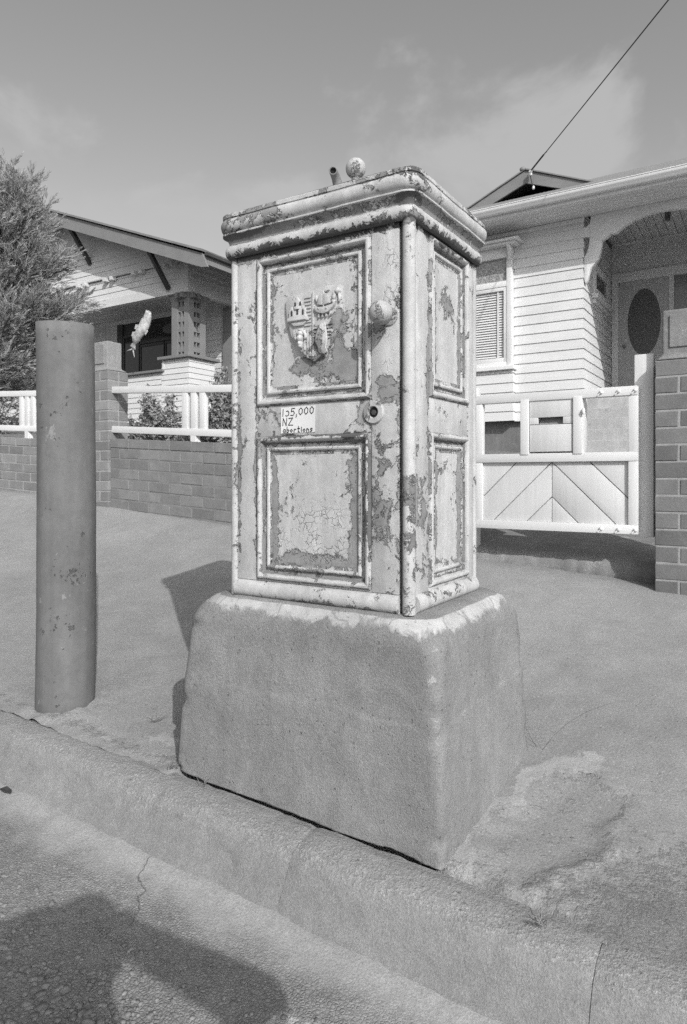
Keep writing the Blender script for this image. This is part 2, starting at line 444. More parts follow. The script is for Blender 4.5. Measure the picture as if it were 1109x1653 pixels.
peel_blobs += [bl((CX0 + .28, CY0, TOPB), (.42, .06, .026), .22), bl((CX1, CY0 + .22, TOPB), (.06, .34, .026), .22),
               bl(fp(.41, .452), (.07, .03, .014), .2), bl(fp(.25, .455), (.14, .03, .012), .13), bl(fp(.28, .955), (.2, .03, .03), .05),
               bl(fp(.29, .08), (.2, .03, .016), .14), bl((CX0 + .29, CY0 - .02, CZ0 + 1.09), (.3, .04, .03), .05),
               bl((CX0 + .10, CY0 - .03, CZ0 + 1.085), (.12, .04, .02), .09), bl((-1.055, 1.734, 1.92), (.04, .04, .04), .06),
               bl(fp(.53, .72, .05), (.03, .03, .02), .1)]
M_peel = peel_mat('peeling_cabinet_paint', peel_blobs, bias=-.030, iron=iron_shade_blobs, cracks=[(fp(.29, .17), (.19, .05, .11)), (fp(.52, .80), (.04, .05, .2))])
M_peelm = peel_mat('peeling_moulding_paint', peel_blobs, bias=-.034, iron=iron_shade_blobs, scale=1.2)
M_peelk = peel_mat('worn_knob_paint', [], bias=.024, scale=2.2, paint=(.36, .46))
M_dark_iron = simple('dark_iron', .035, .07, 30, rough=.7, bscale=120)
M_primer = simple('primed_iron', .17, .25, 20, rough=.75, bscale=120)
M_paper = simple('sticker_paper', .66, .72, 12, rough=.6, bdist=0)
M_ink = simple('felt_ink', .03, .05, 20, rough=.6, bdist=0)
M_asphalt = asphalt_mat()
M_plinth = plinth_mat()
def kerb_mat():
    m, nt, b = mat_new('kerb_concrete'); N = NT(nt)
    sx = nt.nodes.new('ShaderNodeSeparateXYZ'); N.link(N.pos, sx.inputs[0])
    y = N.math('ADD', sx.outputs[1], N.rng(N.noise(6, 5, .65), .3, .7, -.02, .02))
    fine = N.noise(230, 3, .7); mid = N.noise(30, 7, .72, .4)
    c = N.rng(N.noise(2.4, 6, .62, .3), .3, .7, .225, .285)
    c = N.math('MULTIPLY', c, N.rng(y, 1.29, 1.325, .92, 1.0))                 # the face is smoother and slightly darker
    c = N.math('MULTIPLY', c, N.rng(mid, .3, .7, .86, 1.12))
    c = N.math('MULTIPLY', c, N.rng(fine, .25, .75, .76, 1.24))
    nose = N.rng(N.math('ABSOLUTE', N.math('SUBTRACT', y, 1.338)), .012, .05, 1, 0)   # worn nose shows its stones
    top = N.rng(y, 1.31, 1.33)
    st = N.noise(120, 3, .65, 0, N.scl(N.pos, 1, 1, 1, (2, 5, 1)))
    c = N.mix(N.math('MULTIPLY', N.rng(N.math('ADD', st, N.math('MULTIPLY', nose, .06)), .61, .70), N.mix(top, .2, .6)), c, .44)
    dk = N.noise(95, 3, .65, 0, N.scl(N.pos, 1, 1, 1, (7, 1, 4)))
    c = N.mix(N.math('MULTIPLY', N.rng(dk, .63, .70), N.mix(top, .3, .75)), c, .09)
    N.link(c, b.inputs['Base Color'])
    b.inputs['Roughness'].default_value = .93; b.inputs['Specular IOR Level'].default_value = .15
    h = N.math('ADD', N.math('MULTIPLY', fine, .5), N.math('MULTIPLY', st, N.mix(top, .3, 1.4)))
    N.link(N.bump(N.math('ADD', h, N.math('MULTIPLY', mid, .8)), .006, .7), b.inputs['Normal'])
    return m
M_kerb = kerb_mat()
M_gutter = gutter_mat()
M_road = simple('road_chip', .18, .26, 3, rough=.93, bscale=90, bdist=.006, fine=.25)
M_slab = concrete_mat('driveway_concrete', .19, .27, .15, .005)
M_soil = simple('garden_soil', .15, .23, 4, rough=.95, bscale=30, bdist=.03, fine=.25, fscale=60)
M_stone_a = simple('pebble', .11, .30, 45, rough=.8, bscale=150, bdist=.001)
M_bollard = pipe_mat()
M_brick = brick_mat('brick_brown', .135, .20)
M_brickl = brick_mat('brick_weathered', .17, .265)
M_brickp = brick_mat('brick_painted', .165, .22, .05, .6)
M_mortar = simple('mortar', .27, .35, 18, rough=.95, bscale=120, bdist=.003, fine=.12)
M_mortard = simple('mortar_painted', .18, .225, 18, rough=.95, bscale=120, bdist=.003, fine=.12)
M_cap = concrete_mat('pillar_cap_concrete', .20, .28, .2, .006)
M_white = timber_mat('white_timber', .62, .68, (1, 0, 0), wear=.0)
M_whitez = timber_mat('white_timber_upright', .62, .68, (0, 0, 1))
M_gatep = timber_mat('white_gate_ply', .55, .61, (0, 0, 1), vary=.02)
M_board = timber_mat('white_weatherboard', .62, .69, (1, 0, 0))
M_trim = timber_mat('white_trim', .66, .72, (1, 0, 0))
M_grey = timber_mat('grey_trim', .19, .235, (1, 0, 0), rough=.65)
M_greyb = timber_mat('pale_weatherboard', .58, .65, (1, 0, 0))
M_darkwood = timber_mat('dark_stained_timber', .045, .075, (0, 0, 1), rough=.5)
M_door = timber_mat('grey_door', .42, .50, (0, 0, 1), rough=.5)
M_ceil = timber_mat('porch_ceiling_paint', .62, .68, (0, 1, 0))
M_iron_roof = simple('roof_iron', .18, .26, 3, rough=.55, bscale=60, bdist=.001)
M_black = simple('vent_dark', .012, .02, 5, rough=.9, bdist=0)
M_glass = glass_mat('window_glass', .03, .06)
M_glassg = glass_mat('curtained_glass', .22, .12)
M_obscure = glass_mat('obscure_glass', .07, .45, .004, 55)
M_lead = glass_mat('patterned_glass', .22, .3, .005, 38)
M_blind = timber_mat('white_shutter', .60, .66, (1, 0, 0))
M_found = concrete_mat('house_footing', .16, .21, .1, .003)
M_step = concrete_mat('step_concrete', .36, .45, .12, .004)
M_bark = simple('bark', .06, .12, 25, rough=.95, bscale=60, bdist=.01)
M_cyp = leaf_mat('cypress_leaf', .18, .38, .04)
M_shrub = leaf_mat('shrub_leaf', .20, .42, .25)
M_grass = leaf_mat('dry_grass', .20, .40, .3)
M_wire = simple('wire_sheath', .03, .05, 5, rough=.6, bdist=0)
M_porc = simple('porcelain', .6, .7, 5, rough=.3, bdist=0)
M_fish = simple('windsock_cloth', .30, .66, 22, rough=.8, bscale=90, bdist=.003)
M_cloth = simple('dark_jacket', .03, .05, 20, rough=.9, bscale=200)
M_hair = simple('dark_hair', .02, .04, 40, rough=.7, bscale=200)
M_camb = simple('camera_black', .02, .03, 20, rough=.5, bdist=0)
M_lamp = simple('lamp_glass', .12, .16, 8, rough=.4, bdist=0)
M_leafd = simple('dead_leaf', .035, .06, 60, rough=.9)

# ------------------------------------------------------------------ mesh helpers
class MB:
    def __init__(s): s.v = []; s.f = []
    def add(s, vs, fs):
        o = len(s.v); s.v += [tuple(map(float, p)) for p in vs]; s.f += [tuple(i + o for i in q) for q in fs]; return s
    def box(s, x0, x1, y0, y1, z0, z1):
        return s.add([(x0, y0, z0), (x1, y0, z0), (x1, y1, z0), (x0, y1, z0), (x0, y0, z1), (x1, y0, z1), (x1, y1, z1), (x0, y1, z1)],
                     [(0, 3, 2, 1), (4, 5, 6, 7), (0, 1, 5, 4), (1, 2, 6, 5), (2, 3, 7, 6), (3, 0, 4, 7)])
    def beam(s, a, b, w, h, up=(0, 0, 1)):
        """square bar from a to b, w across, h along up"""
        a, b, up = Vector(a), Vector(b), Vector(up)
        d = (b - a).normalized(); sx = d.cross(up).normalized(); u = sx.cross(d).normalized()
        P = []
        for c in (a, b):
            for (i, j) in ((-1, -1), (1, -1), (1, 1), (-1, 1)): P.append(c + sx * (i * w / 2) + u * (j * h / 2))
        return s.add(P, [(3, 2, 1, 0), (4, 5, 6, 7), (0, 1, 5, 4), (1, 2, 6, 5), (2, 3, 7, 6), (3, 0, 4, 7)])
    def prism(s, poly, ext, axis='Y', a=0.0):
        """poly in (X,Z) extruded along Y from a to a+ext; 'X': poly in (Y,Z); 'Z': poly in (X,Y)"""
        n = len(poly)
        def P(p, t):
            return {'Y': (p[0], t, p[1]), 'X': (t, p[0], p[1]), 'Z': (p[0], p[1], t)}[axis]
        vs = [P(p, a) for p in poly] + [P(p, a + ext) for p in poly]
        fs = [tuple(range(n)), tuple(range(2 * n - 1, n - 1, -1))] + [(i, n + i, n + (i + 1) % n, (i + 1) % n) for i in range(n)]
        return s.add(vs, fs)
    def tube(s, pts, rad, seg=8, cap=True):
        pts = [Vector(p) for p in pts]; n = len(pts)
        rad = rad if isinstance(rad, (list, tuple)) else [rad] * n
        prev = None; vs = []; fs = []
        for i, p in enumerate(pts):
            d = ((pts[min(i + 1, n - 1)] - pts[max(i - 1, 0)])).normalized()
            if prev is None:
                u = d.orthogonal().normalized()
            else:
                u = (prev - d * prev.dot(d)).normalized()
            prev = u; w = d.cross(u)
            for k in range(seg):
                t = 2 * math.pi * k / seg
                vs.append(p + (u * math.cos(t) + w * math.sin(t)) * rad[i])
        for i in range(n - 1):
            for k in range(seg):
                k2 = (k + 1) % seg
                fs.append((i * seg + k, i * seg + k2, (i + 1) * seg + k2, (i + 1) * seg + k))
        if cap:
            fs.append(tuple(range(seg - 1, -1, -1))); fs.append(tuple((n - 1) * seg + k for k in range(seg)))
        return s.add(vs, fs)
    def lathe(s, prof, center, axis='Z', seg=24):
        """prof (r, t) revolved about an axis through center; t along the axis"""
        vs = []; fs = []; c = Vector(center)
        ax = {'Z': (Vector((1, 0, 0)), Vector((0, 1, 0)), Vector((0, 0, 1))), 'Y': (Vector((1, 0, 0)), Vector((0, 0, 1)), Vector((0, -1, 0))),
              'X': (Vector((0, 1, 0)), Vector((0, 0, 1)), Vector((1, 0, 0)))}[axis]
        for (r, t) in prof:
            for k in range(seg):
                a = 2 * math.pi * k / seg
                vs.append(c + ax[0] * (r * math.cos(a)) + ax[1] * (r * math.sin(a)) + ax[2] * t)
        for i in range(len(prof) - 1):
            for k in range(seg):
                k2 = (k + 1) % seg
                fs.append((i * seg + k, i * seg + k2, (i + 1) * seg + k2, (i + 1) * seg + k))
        fs.append(tuple(range(seg - 1, -1, -1))); fs.append(tuple((len(prof) - 1) * seg + k for k in range(seg)))
        return s.add(vs, fs)
    def build(s, name, mat, parent=None, smooth=None, bevel=0.0, seg=2, recalc=True):
        me = bpy.data.meshes.new(name)
        me.from_pydata(s.v, [], s.f); me.validate()
        if recalc or bevel:
            bm = bmesh.new(); bm.from_mesh(me)
            bmesh.ops.recalc_face_normals(bm, faces=bm.faces)
            if bevel:
                es = [e for e in bm.edges if len(e.link_faces) == 2 and e.calc_face_angle(0) > .5]
                bmesh.ops.bevel(bm, geom=es, offset=bevel, segments=seg, profile=.5, affect='EDGES', clamp_overlap=True)
            bm.to_mesh(me); bm.free()
        if mat: me.materials.append(mat)
        o = bpy.data.objects.new(name, me); COL.objects.link(o)
        if parent: o.parent = parent
        if smooth is not None:
            me.polygons.foreach_set('use_smooth', [True] * len(me.polygons))
            if smooth < 180: me.set_sharp_from_angle(angle=R(smooth))
        return o
def tag(o, label=None, cat=None, group=None, kind=None):
    if label: o['label'] = label
    if cat: o['category'] = cat
    if group: o['group'] = group
    if kind: o['kind'] = kind
    return o
def empty(name, loc, label=None, cat=None, group=None):
    """a thing's root at its base; children keep world coordinates through the parent inverse"""
    o = bpy.data.objects.new(name, None); COL.objects.link(o); o.location = loc
    o.empty_display_size = .1
    return tag(o, label, cat, group)
def adopt(root):
    """children were modelled in world coordinates: undo the root's offset once"""
    inv = Matrix.Translation(root.location).inverted()
    for c in root.children: c.matrix_parent_inverse = inv
def fnoise(x, y, z=0.0, o=4): return mnoise.fractal(Vector((x, y, z)), 1.0, 2.0, o)

# ------------------------------------------------------------------ the lie of the land
def front_z(x): return .104 - .035 * (x + .637)
def wall_z(x): return .418 - .075 * (x + .503)
def ground_z(x, y):
    x = max(-40, min(30, x))
    t = max(0.0, min(1.0, (y - 1.43) / 2.35))
    return front_z(x) + (wall_z(x) - front_z(x)) * t ** 1.6
PIT = (-.47, 1.72)
def pit_mask(x, y):
    dx, dy = x - PIT[0], y - PIT[1]
    a = math.atan2(dy, dx)
    r = math.hypot((dx - .16 * dy) / .125, dy / .34) * (1 + .34 * fnoise(math.cos(a) * 1.6, math.sin(a) * 1.6, 3.1)) + .16 * fnoise(x * 14, y * 14, 9)
    return r
def grid_mesh(name, xs, ys, zf, mat, attrs=None, smooth=True):
    nx, ny = len(xs), len(ys)
    vs = [(x, y, zf(x, y)) for y in ys for x in xs]
    fs = [(j * nx + i, j * nx + i + 1, (j + 1) * nx + i + 1, (j + 1) * nx + i) for j in range(ny - 1) for i in range(nx - 1)]
    me = bpy.data.meshes.new(name); me.from_pydata(vs, [], fs)
    me.materials.append(mat)
    if smooth: me.polygons.foreach_set('use_smooth', [True] * len(me.polygons))
    if attrs:
        for an, f in attrs.items():
            a = me.attributes.new(an, 'FLOAT', 'POINT')
            a.data.foreach_set('value', [f(v[0], v[1]) for v in vs])
    o = bpy.data.objects.new(name, me); COL.objects.link(o)
    return o
def span(*parts):
    out = []
    for (a, b, st) in parts:
        n = max(1, int(round((b - a) / st)))
        out += [a + (b - a) * i / n for i in range(n)]
    out.append(parts[-1][1])
    return out
def foot_z(x, y):
    z = ground_z(x, y)
    z += .006 * fnoise(x * 1.6, y * 1.6, 0) + .0022 * fnoise(x * 9, y * 9, 2)
    if -1.2 < x < .4 and y < 2.5:
        r = pit_mask(x, y)
        z -= .011 * max(0.0, min(1.0, (1.0 - r) / .34))
        z += .003 * math.exp(-((r - 1.12) / .12) ** 2)
        c = max(0, 1 - abs(r - 1.15) / .5)
        z += .007 * c * fnoise(x * 34, y * 34, 1)
    # ragged edge towards the kerb
    if -1.49 < x < -.66 and y < 1.62: z -= .10 * min(1, (x + 1.49) / .03, (-.66 - x) / .03)
    elif -.66 <= x < -.30 and y < 1.445: z -= .04 * min(1, (-.30 - x) / .2) * max(0, min(1, (1.445 - y) / .012))
    e = max(0.0, 1 - (y - 1.42) / .10)
    z -= e * (.010 + .008 * fnoise(x * 12, y * 20, 4))
    if x > -.45: z += .004 * fnoise(x * 30, y * 30, 7) * max(0, min(1, (x + .45) / .3)) * max(0, 1 - (y - 1.4) / .9)
    d = math.hypot(x + 2.17, (y - 1.53))
    z += (.018 + .014 * fnoise(x * 22, y * 22, 8)) * math.exp(-(d / .15) ** 2)
    return z
def pale_a(x, y):
    r = pit_mask(x, y)
    v = 0.0
    if 1.0 < r < 1.9 and x < -.42: v = max(v, 1 - abs(r - 1.28) / .45)
    if 1.0 < r < 1.4 and x > -.47 and y < 1.75: v = max(v, .75 - abs(r - 1.15) / .4)
    v = max(v, .95 - math.hypot((x + 1.66) / .14, (y - 1.55) / .07))
    v = max(v, .9 - math.hypot((x + 1.85) / .10, (y - 1.45) / .03))
    v = max(v, .62 - math.hypot((x + 1.35) / .25, (y - 3.0) / .08))
    return max(0.0, v)
def coarse_a(x, y):
    v = 1.1 - math.hypot((x + .05) / .55, (y - 1.45) / .55)
    r = pit_mask(x, y)
    v = max(v, (.55 if x > -.5 else .3) - abs(r - .95) / .4)
    v = max(v, .55 - abs(y - 1.46) / .12)
    if r < .95: v = max(v, .30)
    return max(0.0, v)
foot = grid_mesh('footpath', span((-30, -5, .5), (-5, -2.6, .06), (-2.6, .7, .018), (.7, 3, .08), (3, 20, .6)),
                 span((1.40, 2.6, .018), (2.6, 4.3, .05)), foot_z, M_asphalt, {'pale': pale_a, 'coarse': coarse_a})
tag(foot, kind='structure')

# kerb of cast lengths
def kerb_top(x): return front_z(x) - .006
kerb = MB()
KX = [-30, -22, -14, -8, -5.4, -3.9, -2.35, -.985, -.283, 1.0, 2.4, 6, 12, 20]
kp = [(1.385, -.35), (1.385, -.011), (1.362, -.013), (1.338, -.021), (1.314, -.045), (1.298, -.075), (1.272, -.117), (1.243, -.146), (1.243, -.35)]
kroot = MB().add([(x, y, front_z(x) - .006 + dz) for x in (-30, 20) for (y, dz) in kp], [(j, j + 1, 10 + j, 9 + j) for j in range(8)] + [tuple(range(9)), tuple(range(17, 8, -1))]).build('kerb', M_kerb); tag(kroot, kind='structure')
for i in range(len(KX) - 1):
    a, b_ = KX[i] + .0008, KX[i + 1] - .0008
    near = a > -5.5 and b_ < 2.6
    n = max(2, int((b_ - a) / (.02 if near else 1.0)))
    prof = [(1.419, -.30), (1.419, -.008), (1.40, -.003), (1.365, -.008), (1.342, -.014), (1.325, -.023), (1.313, -.036), (1.303, -.054), (1.291, -.078), (1.277, -.103), (1.259, -.125), (1.238, -.141), (1.220, -.160), (1.220, -.30)]
    if near:                                             # finer steps over the nose
        p2 = []
        for k in range(len(prof) - 1):
            (ya, za), (yb, zb) = prof[k], prof[k + 1]
            m_ = 1 if k in (0, len(prof) - 2) else 3
            p2 += [(ya + (yb - ya) * q / m_, za + (zb - za) * q / m_) for q in range(m_)]
        prof = p2 + [prof[-1]]
    vs = []; fs = []; m_ = len(prof)
    for k in range(n + 1):
        x = a + (b_ - a) * k / n
        for j, (y, dz) in enumerate(prof):
            dn = 0.0
            if near and 0 < j < m_ - 1:
                dn = .0020 * fnoise(x * 6, y * 9 + dz * 9, 1) + .0034 * fnoise(x * 44, y * 60 + dz * 50, 5)
                chip = max(0, fnoise(x * 5.0, 2.2, dz * 4) - .32) * .05 * math.exp(-((y - 1.315) / .03) ** 2)
                dn -= chip
            e = min(k, n - k)
            rr = .004 if e == 0 else 0.0
            if y > 1.41: y = 1.430 - abs(.008 * fnoise(x * 8, 3, 3)) - abs(.005 * fnoise(x * 40, 1, 3)) if near else y
            vs.append((x, y - dn * .6, kerb_top(x) + dz + dn - rr))
    for k in range(n):
        for j in range(m_ - 1):
            fs.append((k * m_ + j, k * m_ + j + 1, (k + 1) * m_ + j + 1, (k + 1) * m_ + j))
    fs.append(tuple(range(m_))); fs.append(tuple(n * m_ + j for j in range(m_ - 1, -1, -1)))
    MB().add(vs, fs).build('kerb_stone', M_kerb, kroot, smooth=50)
def gut_z(x, y):
    base = front_z(x) - .150
    d = 1.25 - y
    z = base + .012 * math.exp(-(d / .03) ** 2) - .02 * min(d, .35) / .35 + max(0, d - .45) * .045
    return z
def gut_n(x, y):
    return gut_z(x, y) + .004 * fnoise(x * 5, y * 5, 2) + .0016 * fnoise(x * 30, y * 30, 6)
gut = grid_mesh('gutter', span((-30, -3.2, .5), (-3.2, .6, .02), (.6, 20, .6)), span((.55, 1.262, .02)), gut_n, M_gutter)
tag(gut, kind='structure')
def road_z(x, y): return gut_z(x, .55) + .008 + .02 * min(3.5, .55 - y) - .01 * max(0, .55 - y - 3.5)
road = grid_mesh('road', span((-60, 60, 1.0)), span((-12, .552, .4)), road_z, M_road)
tag(road, kind='structure')

def lerp(a, b, t): return a + (b - a) * max(0.0, min(1.0, t))
def land_z(x, y):
    xx = max(-40, min(30, x))
    gz = 1.16 + .085 * (-4.7 - xx) * (1 if xx < -2.2 else 1) + .055 * (min(y, 25) - 4)
    path = .53 - .03 * (xx + 1) + .145 * (min(y, 9.2) - 4.15)
    k = 1.0 if xx < -1.98 else (0.0 if xx > -1.90 else (-1.90 - xx) / .08)
    z = path + (gz - path) * k
    if xx > -1.9 and y > 9.2: z = path + .04 * (min(y, 30) - 9.2)
    return z - .02
land = grid_mesh('ground', span((-400, -40, 60), (-40, -14, 2), (-14, -2.2, .4), (-2.2, -1.7, .04), (-1.7, 2, .3), (2, 40, 3), (40, 400, 60)),
                 span((4.02, 4.3, .07), (4.3, 12, .35), (12, 60, 4), (60, 900, 70)), land_z, M_soil)
tag(land, kind='structure')
far = MB().box(-400, 400, -300, -11.5, -2.0, -1.2).build('far_verge', M_soil); tag(far, kind='structure')
# concrete drive with a broken front edge
def drive_y0(x): return 3.95 + .012 * fnoise(x * 6, 0, 1) + .008 * fnoise(x * 22, 1, 3)
vs = []; fs = []
dxs = span((-1.9, 1.6, .025)); rows = [(-.30, 0), (.0, 0), (.02, .0), (.055, .006), (.078, .018), (.088, .04), (.092, .10), (None, .3), (None, .8), (None, 1.6), (None, 2.6), (None, 3.8), (None, 4.9)]
for x in dxs:
    top = .543 - .03 * (x + 1)
    for k, (h, dy) in enumerate(rows):
        y = drive_y0(x) + dy + (.010 * fnoise(x * 18, k * 1.7, 4) if k < 6 else 0)
        if h is None: z = top + .145 * dy
        else: z = top - .092 + h + (.145 * dy if h > .08 else 0)
        vs.append((x, y, z))
m_ = len(rows)
for i in range(len(dxs) - 1):
    for j in range(m_ - 1): fs.append((i * m_ + j, (i + 1) * m_ + j, (i + 1) * m_ + j + 1, i * m_ + j + 1))
drv = MB().add(vs, fs).build('driveway', M_slab, smooth=40); tag(drv, kind='structure')

# loose stones bedded in the gutter
def pebbles():
    ico = bmesh.new(); bmesh.ops.create_icosphere(ico, subdivisions=1, radius=1.0)
    iv = np.array([v.co[:] for v in ico.verts]); fi = [tuple(v.index for v in f.verts) for f in ico.faces]; ico.free()
    V = []; Fs = []; r2 = random.Random(3)
    for k in range(5200):
        x = r2.uniform(-1.75, .05)
        y = r2.uniform(.60, 1.10)
        dens = 1.0 if y < .93 else .35 if y < 1.02 else .08
        if r2.random() > dens: continue
        big = (y < .86)
        s_ = r2.uniform(.003, .0075) if not big else r2.choice((r2.uniform(.003, .007), r2.uniform(.006, .012)))
        sc3 = np.array([s_ * r2.uniform(.8, 1.4), s_ * r2.uniform(.7, 1.1), s_ * r2.uniform(.35, .6)])
        a = r2.uniform(0, 6.28); ca, sa = math.cos(a), math.sin(a)
        p = iv * (1 + .22 * np.array([r2.uniform(-1, 1) for _ in iv])[:, None]) * sc3
        q = np.stack([p[:, 0] * ca - p[:, 1] * sa, p[:, 0] * sa + p[:, 1] * ca, p[:, 2]], 1) + np.array([x, y, gut_z(x, y) + s_ * r2.uniform(-.05, .2)])
        o = len(V); V += [tuple(t) for t in q]; Fs += [tuple(i + o for i in f) for f in fi]
    m = MB(); m.v = V; m.f = Fs
    o = m.build('gutter_pebbles', M_stone_a, smooth=180, recalc=False)
    tag(o, 'small worn pebbles bedded in the gutter along the kerb', 'pebbles', kind='stuff')
pebbles()

# ------------------------------------------------------------------ concrete plinth
def plinth():
    per = []                                            # parameter round a rounded rectangle
    nper = 220
    zs = [-.12, .06] + [.085 + .003 * i for i in range(21)] + [.155 + .41 * i / 24 for i in range(25)] + [.565 + .09 * math.sin(R(90) * i / 14) for i in range(1, 15)] + [.6555, .656]
    vs = []; fs = []; edge = []; shl = []
    for k, z in enumerate(zs):
        t = (z - .1) / .46
        zz = max(0.0, (z - .565) / .09)
        zz = min(1.0, zz)
        ins = .082 * (1 - math.sqrt(max(0.0, 1 - zz ** 2))) if z > .565 else 0.0
        if z > .6552: ins = .10 if z < .6558 else .25
        tt = min(1, t)
        x0 = -1.506 + .026 * tt + ins * 1.15; x1 = -.637 - .024 * tt - ins * .75
        y0 = 1.432 + .026 * tt + ins * .62; y1 = 2.085 - .004 * tt - ins * .9
        rc = .012 + .030 * max(0, t) ** 3 + .03 * zz
        w, h = x1 - x0, y1 - y0
        rc = min(rc, w * .3, h * .3)
        L = 2 * (w + h - 4 * rc) + 2 * math.pi * rc
        for i in range(nper):
            # even arc length
            d = L * i / nper
            segs = [('l', w - 2 * rc), ('a', math.pi * rc / 2), ('l', h - 2 * rc), ('a', math.pi * rc / 2), ('l', w - 2 * rc), ('a', math.pi * rc / 2), ('l', h - 2 * rc), ('a', math.pi * rc / 2)]
            cx = [(x1 - rc, y0 + rc), (x1 - rc, y1 - rc), (x0 + rc, y1 - rc), (x0 + rc, y0 + rc)]
            st = [((x0 + rc, y0), (1, 0)), ((x1, y0 + rc), (0, 1)), ((x1 - rc, y1), (-1, 0)), ((x0, y1 - rc), (0, -1))]
            j = 0; e = 0.0
            while j < 7 and d > segs[j][1]: d -= segs[j][1]; j += 1
            q = j // 2
            if segs[j][0] == 'l':
                p = (st[q][0][0] + st[q][1][0] * d, st[q][0][1] + st[q][1][1] * d)
                nrm = (st[q][1][1], -st[q][1][0])
                e = max(0, 1 - min(d, segs[j][1] - d) / .02) * .5
            else:
                a = -math.pi / 2 + q * math.pi / 2 + d / rc
                nrm = (math.cos(a), math.sin(a))
                p = (cx[q][0] + rc * nrm[0], cx[q][1] + rc * nrm[1]); e = .75
            amp = 1.0 if z < .6552 else 0.0
            dn = amp * (.0028 * fnoise(p[0] * 4, p[1] * 4, z * 4) + .0016 * fnoise(p[0] * 26, p[1] * 26, z * 26))
            dn -= amp * e * max(0, fnoise(p[0] * 9, p[1] * 9, z * 17 + 4) - .16) * .040 * (1 if z < .57 else .2)
            if nrm[1] < -.7 and z < front_z(p[0]) - .0105 + .006 * fnoise(p[0] * 7, 2, 1) + .003 * fnoise(p[0] * 40, 5, 1): dn -= .06   # open crack under the front edge
            vs.append((p[0] + nrm[0] * dn, p[1] + nrm[1] * dn, z + (dn * .5 if z > .57 else 0)))
            edge.append(e * (1 if z < .6 else .4))
            shl.append(max(0, min(1, (z - .575) / .06)) * (.96 if z < .649 else .25))
    n = nper
    for k in range(len(zs) - 1):
        for i in range(n):
            i2 = (i + 1) % n
            fs.append((k * n + i, k * n + i2, (k + 1) * n + i2, (k + 1) * n + i))
    fs.append(tuple((len(zs) - 1) * n + i for i in range(n)))
    me = bpy.data.meshes.new('concrete_plinth'); me.from_pydata(vs, [], fs)
    me.materials.append(M_plinth); me.polygons.foreach_set('use_smooth', [True] * len(me.polygons))
    for an, d_ in (('edge', edge), ('shoulder', shl)):
        a = me.attributes.new(an, 'FLOAT', 'POINT'); a.data.foreach_set('value', d_)
    o = bpy.data.objects.new('concrete_plinth', me); COL.objects.link(o)
    tag(o, 'big rough concrete plinth with rounded shoulders carrying the iron cabinet', 'plinth')
plinth()

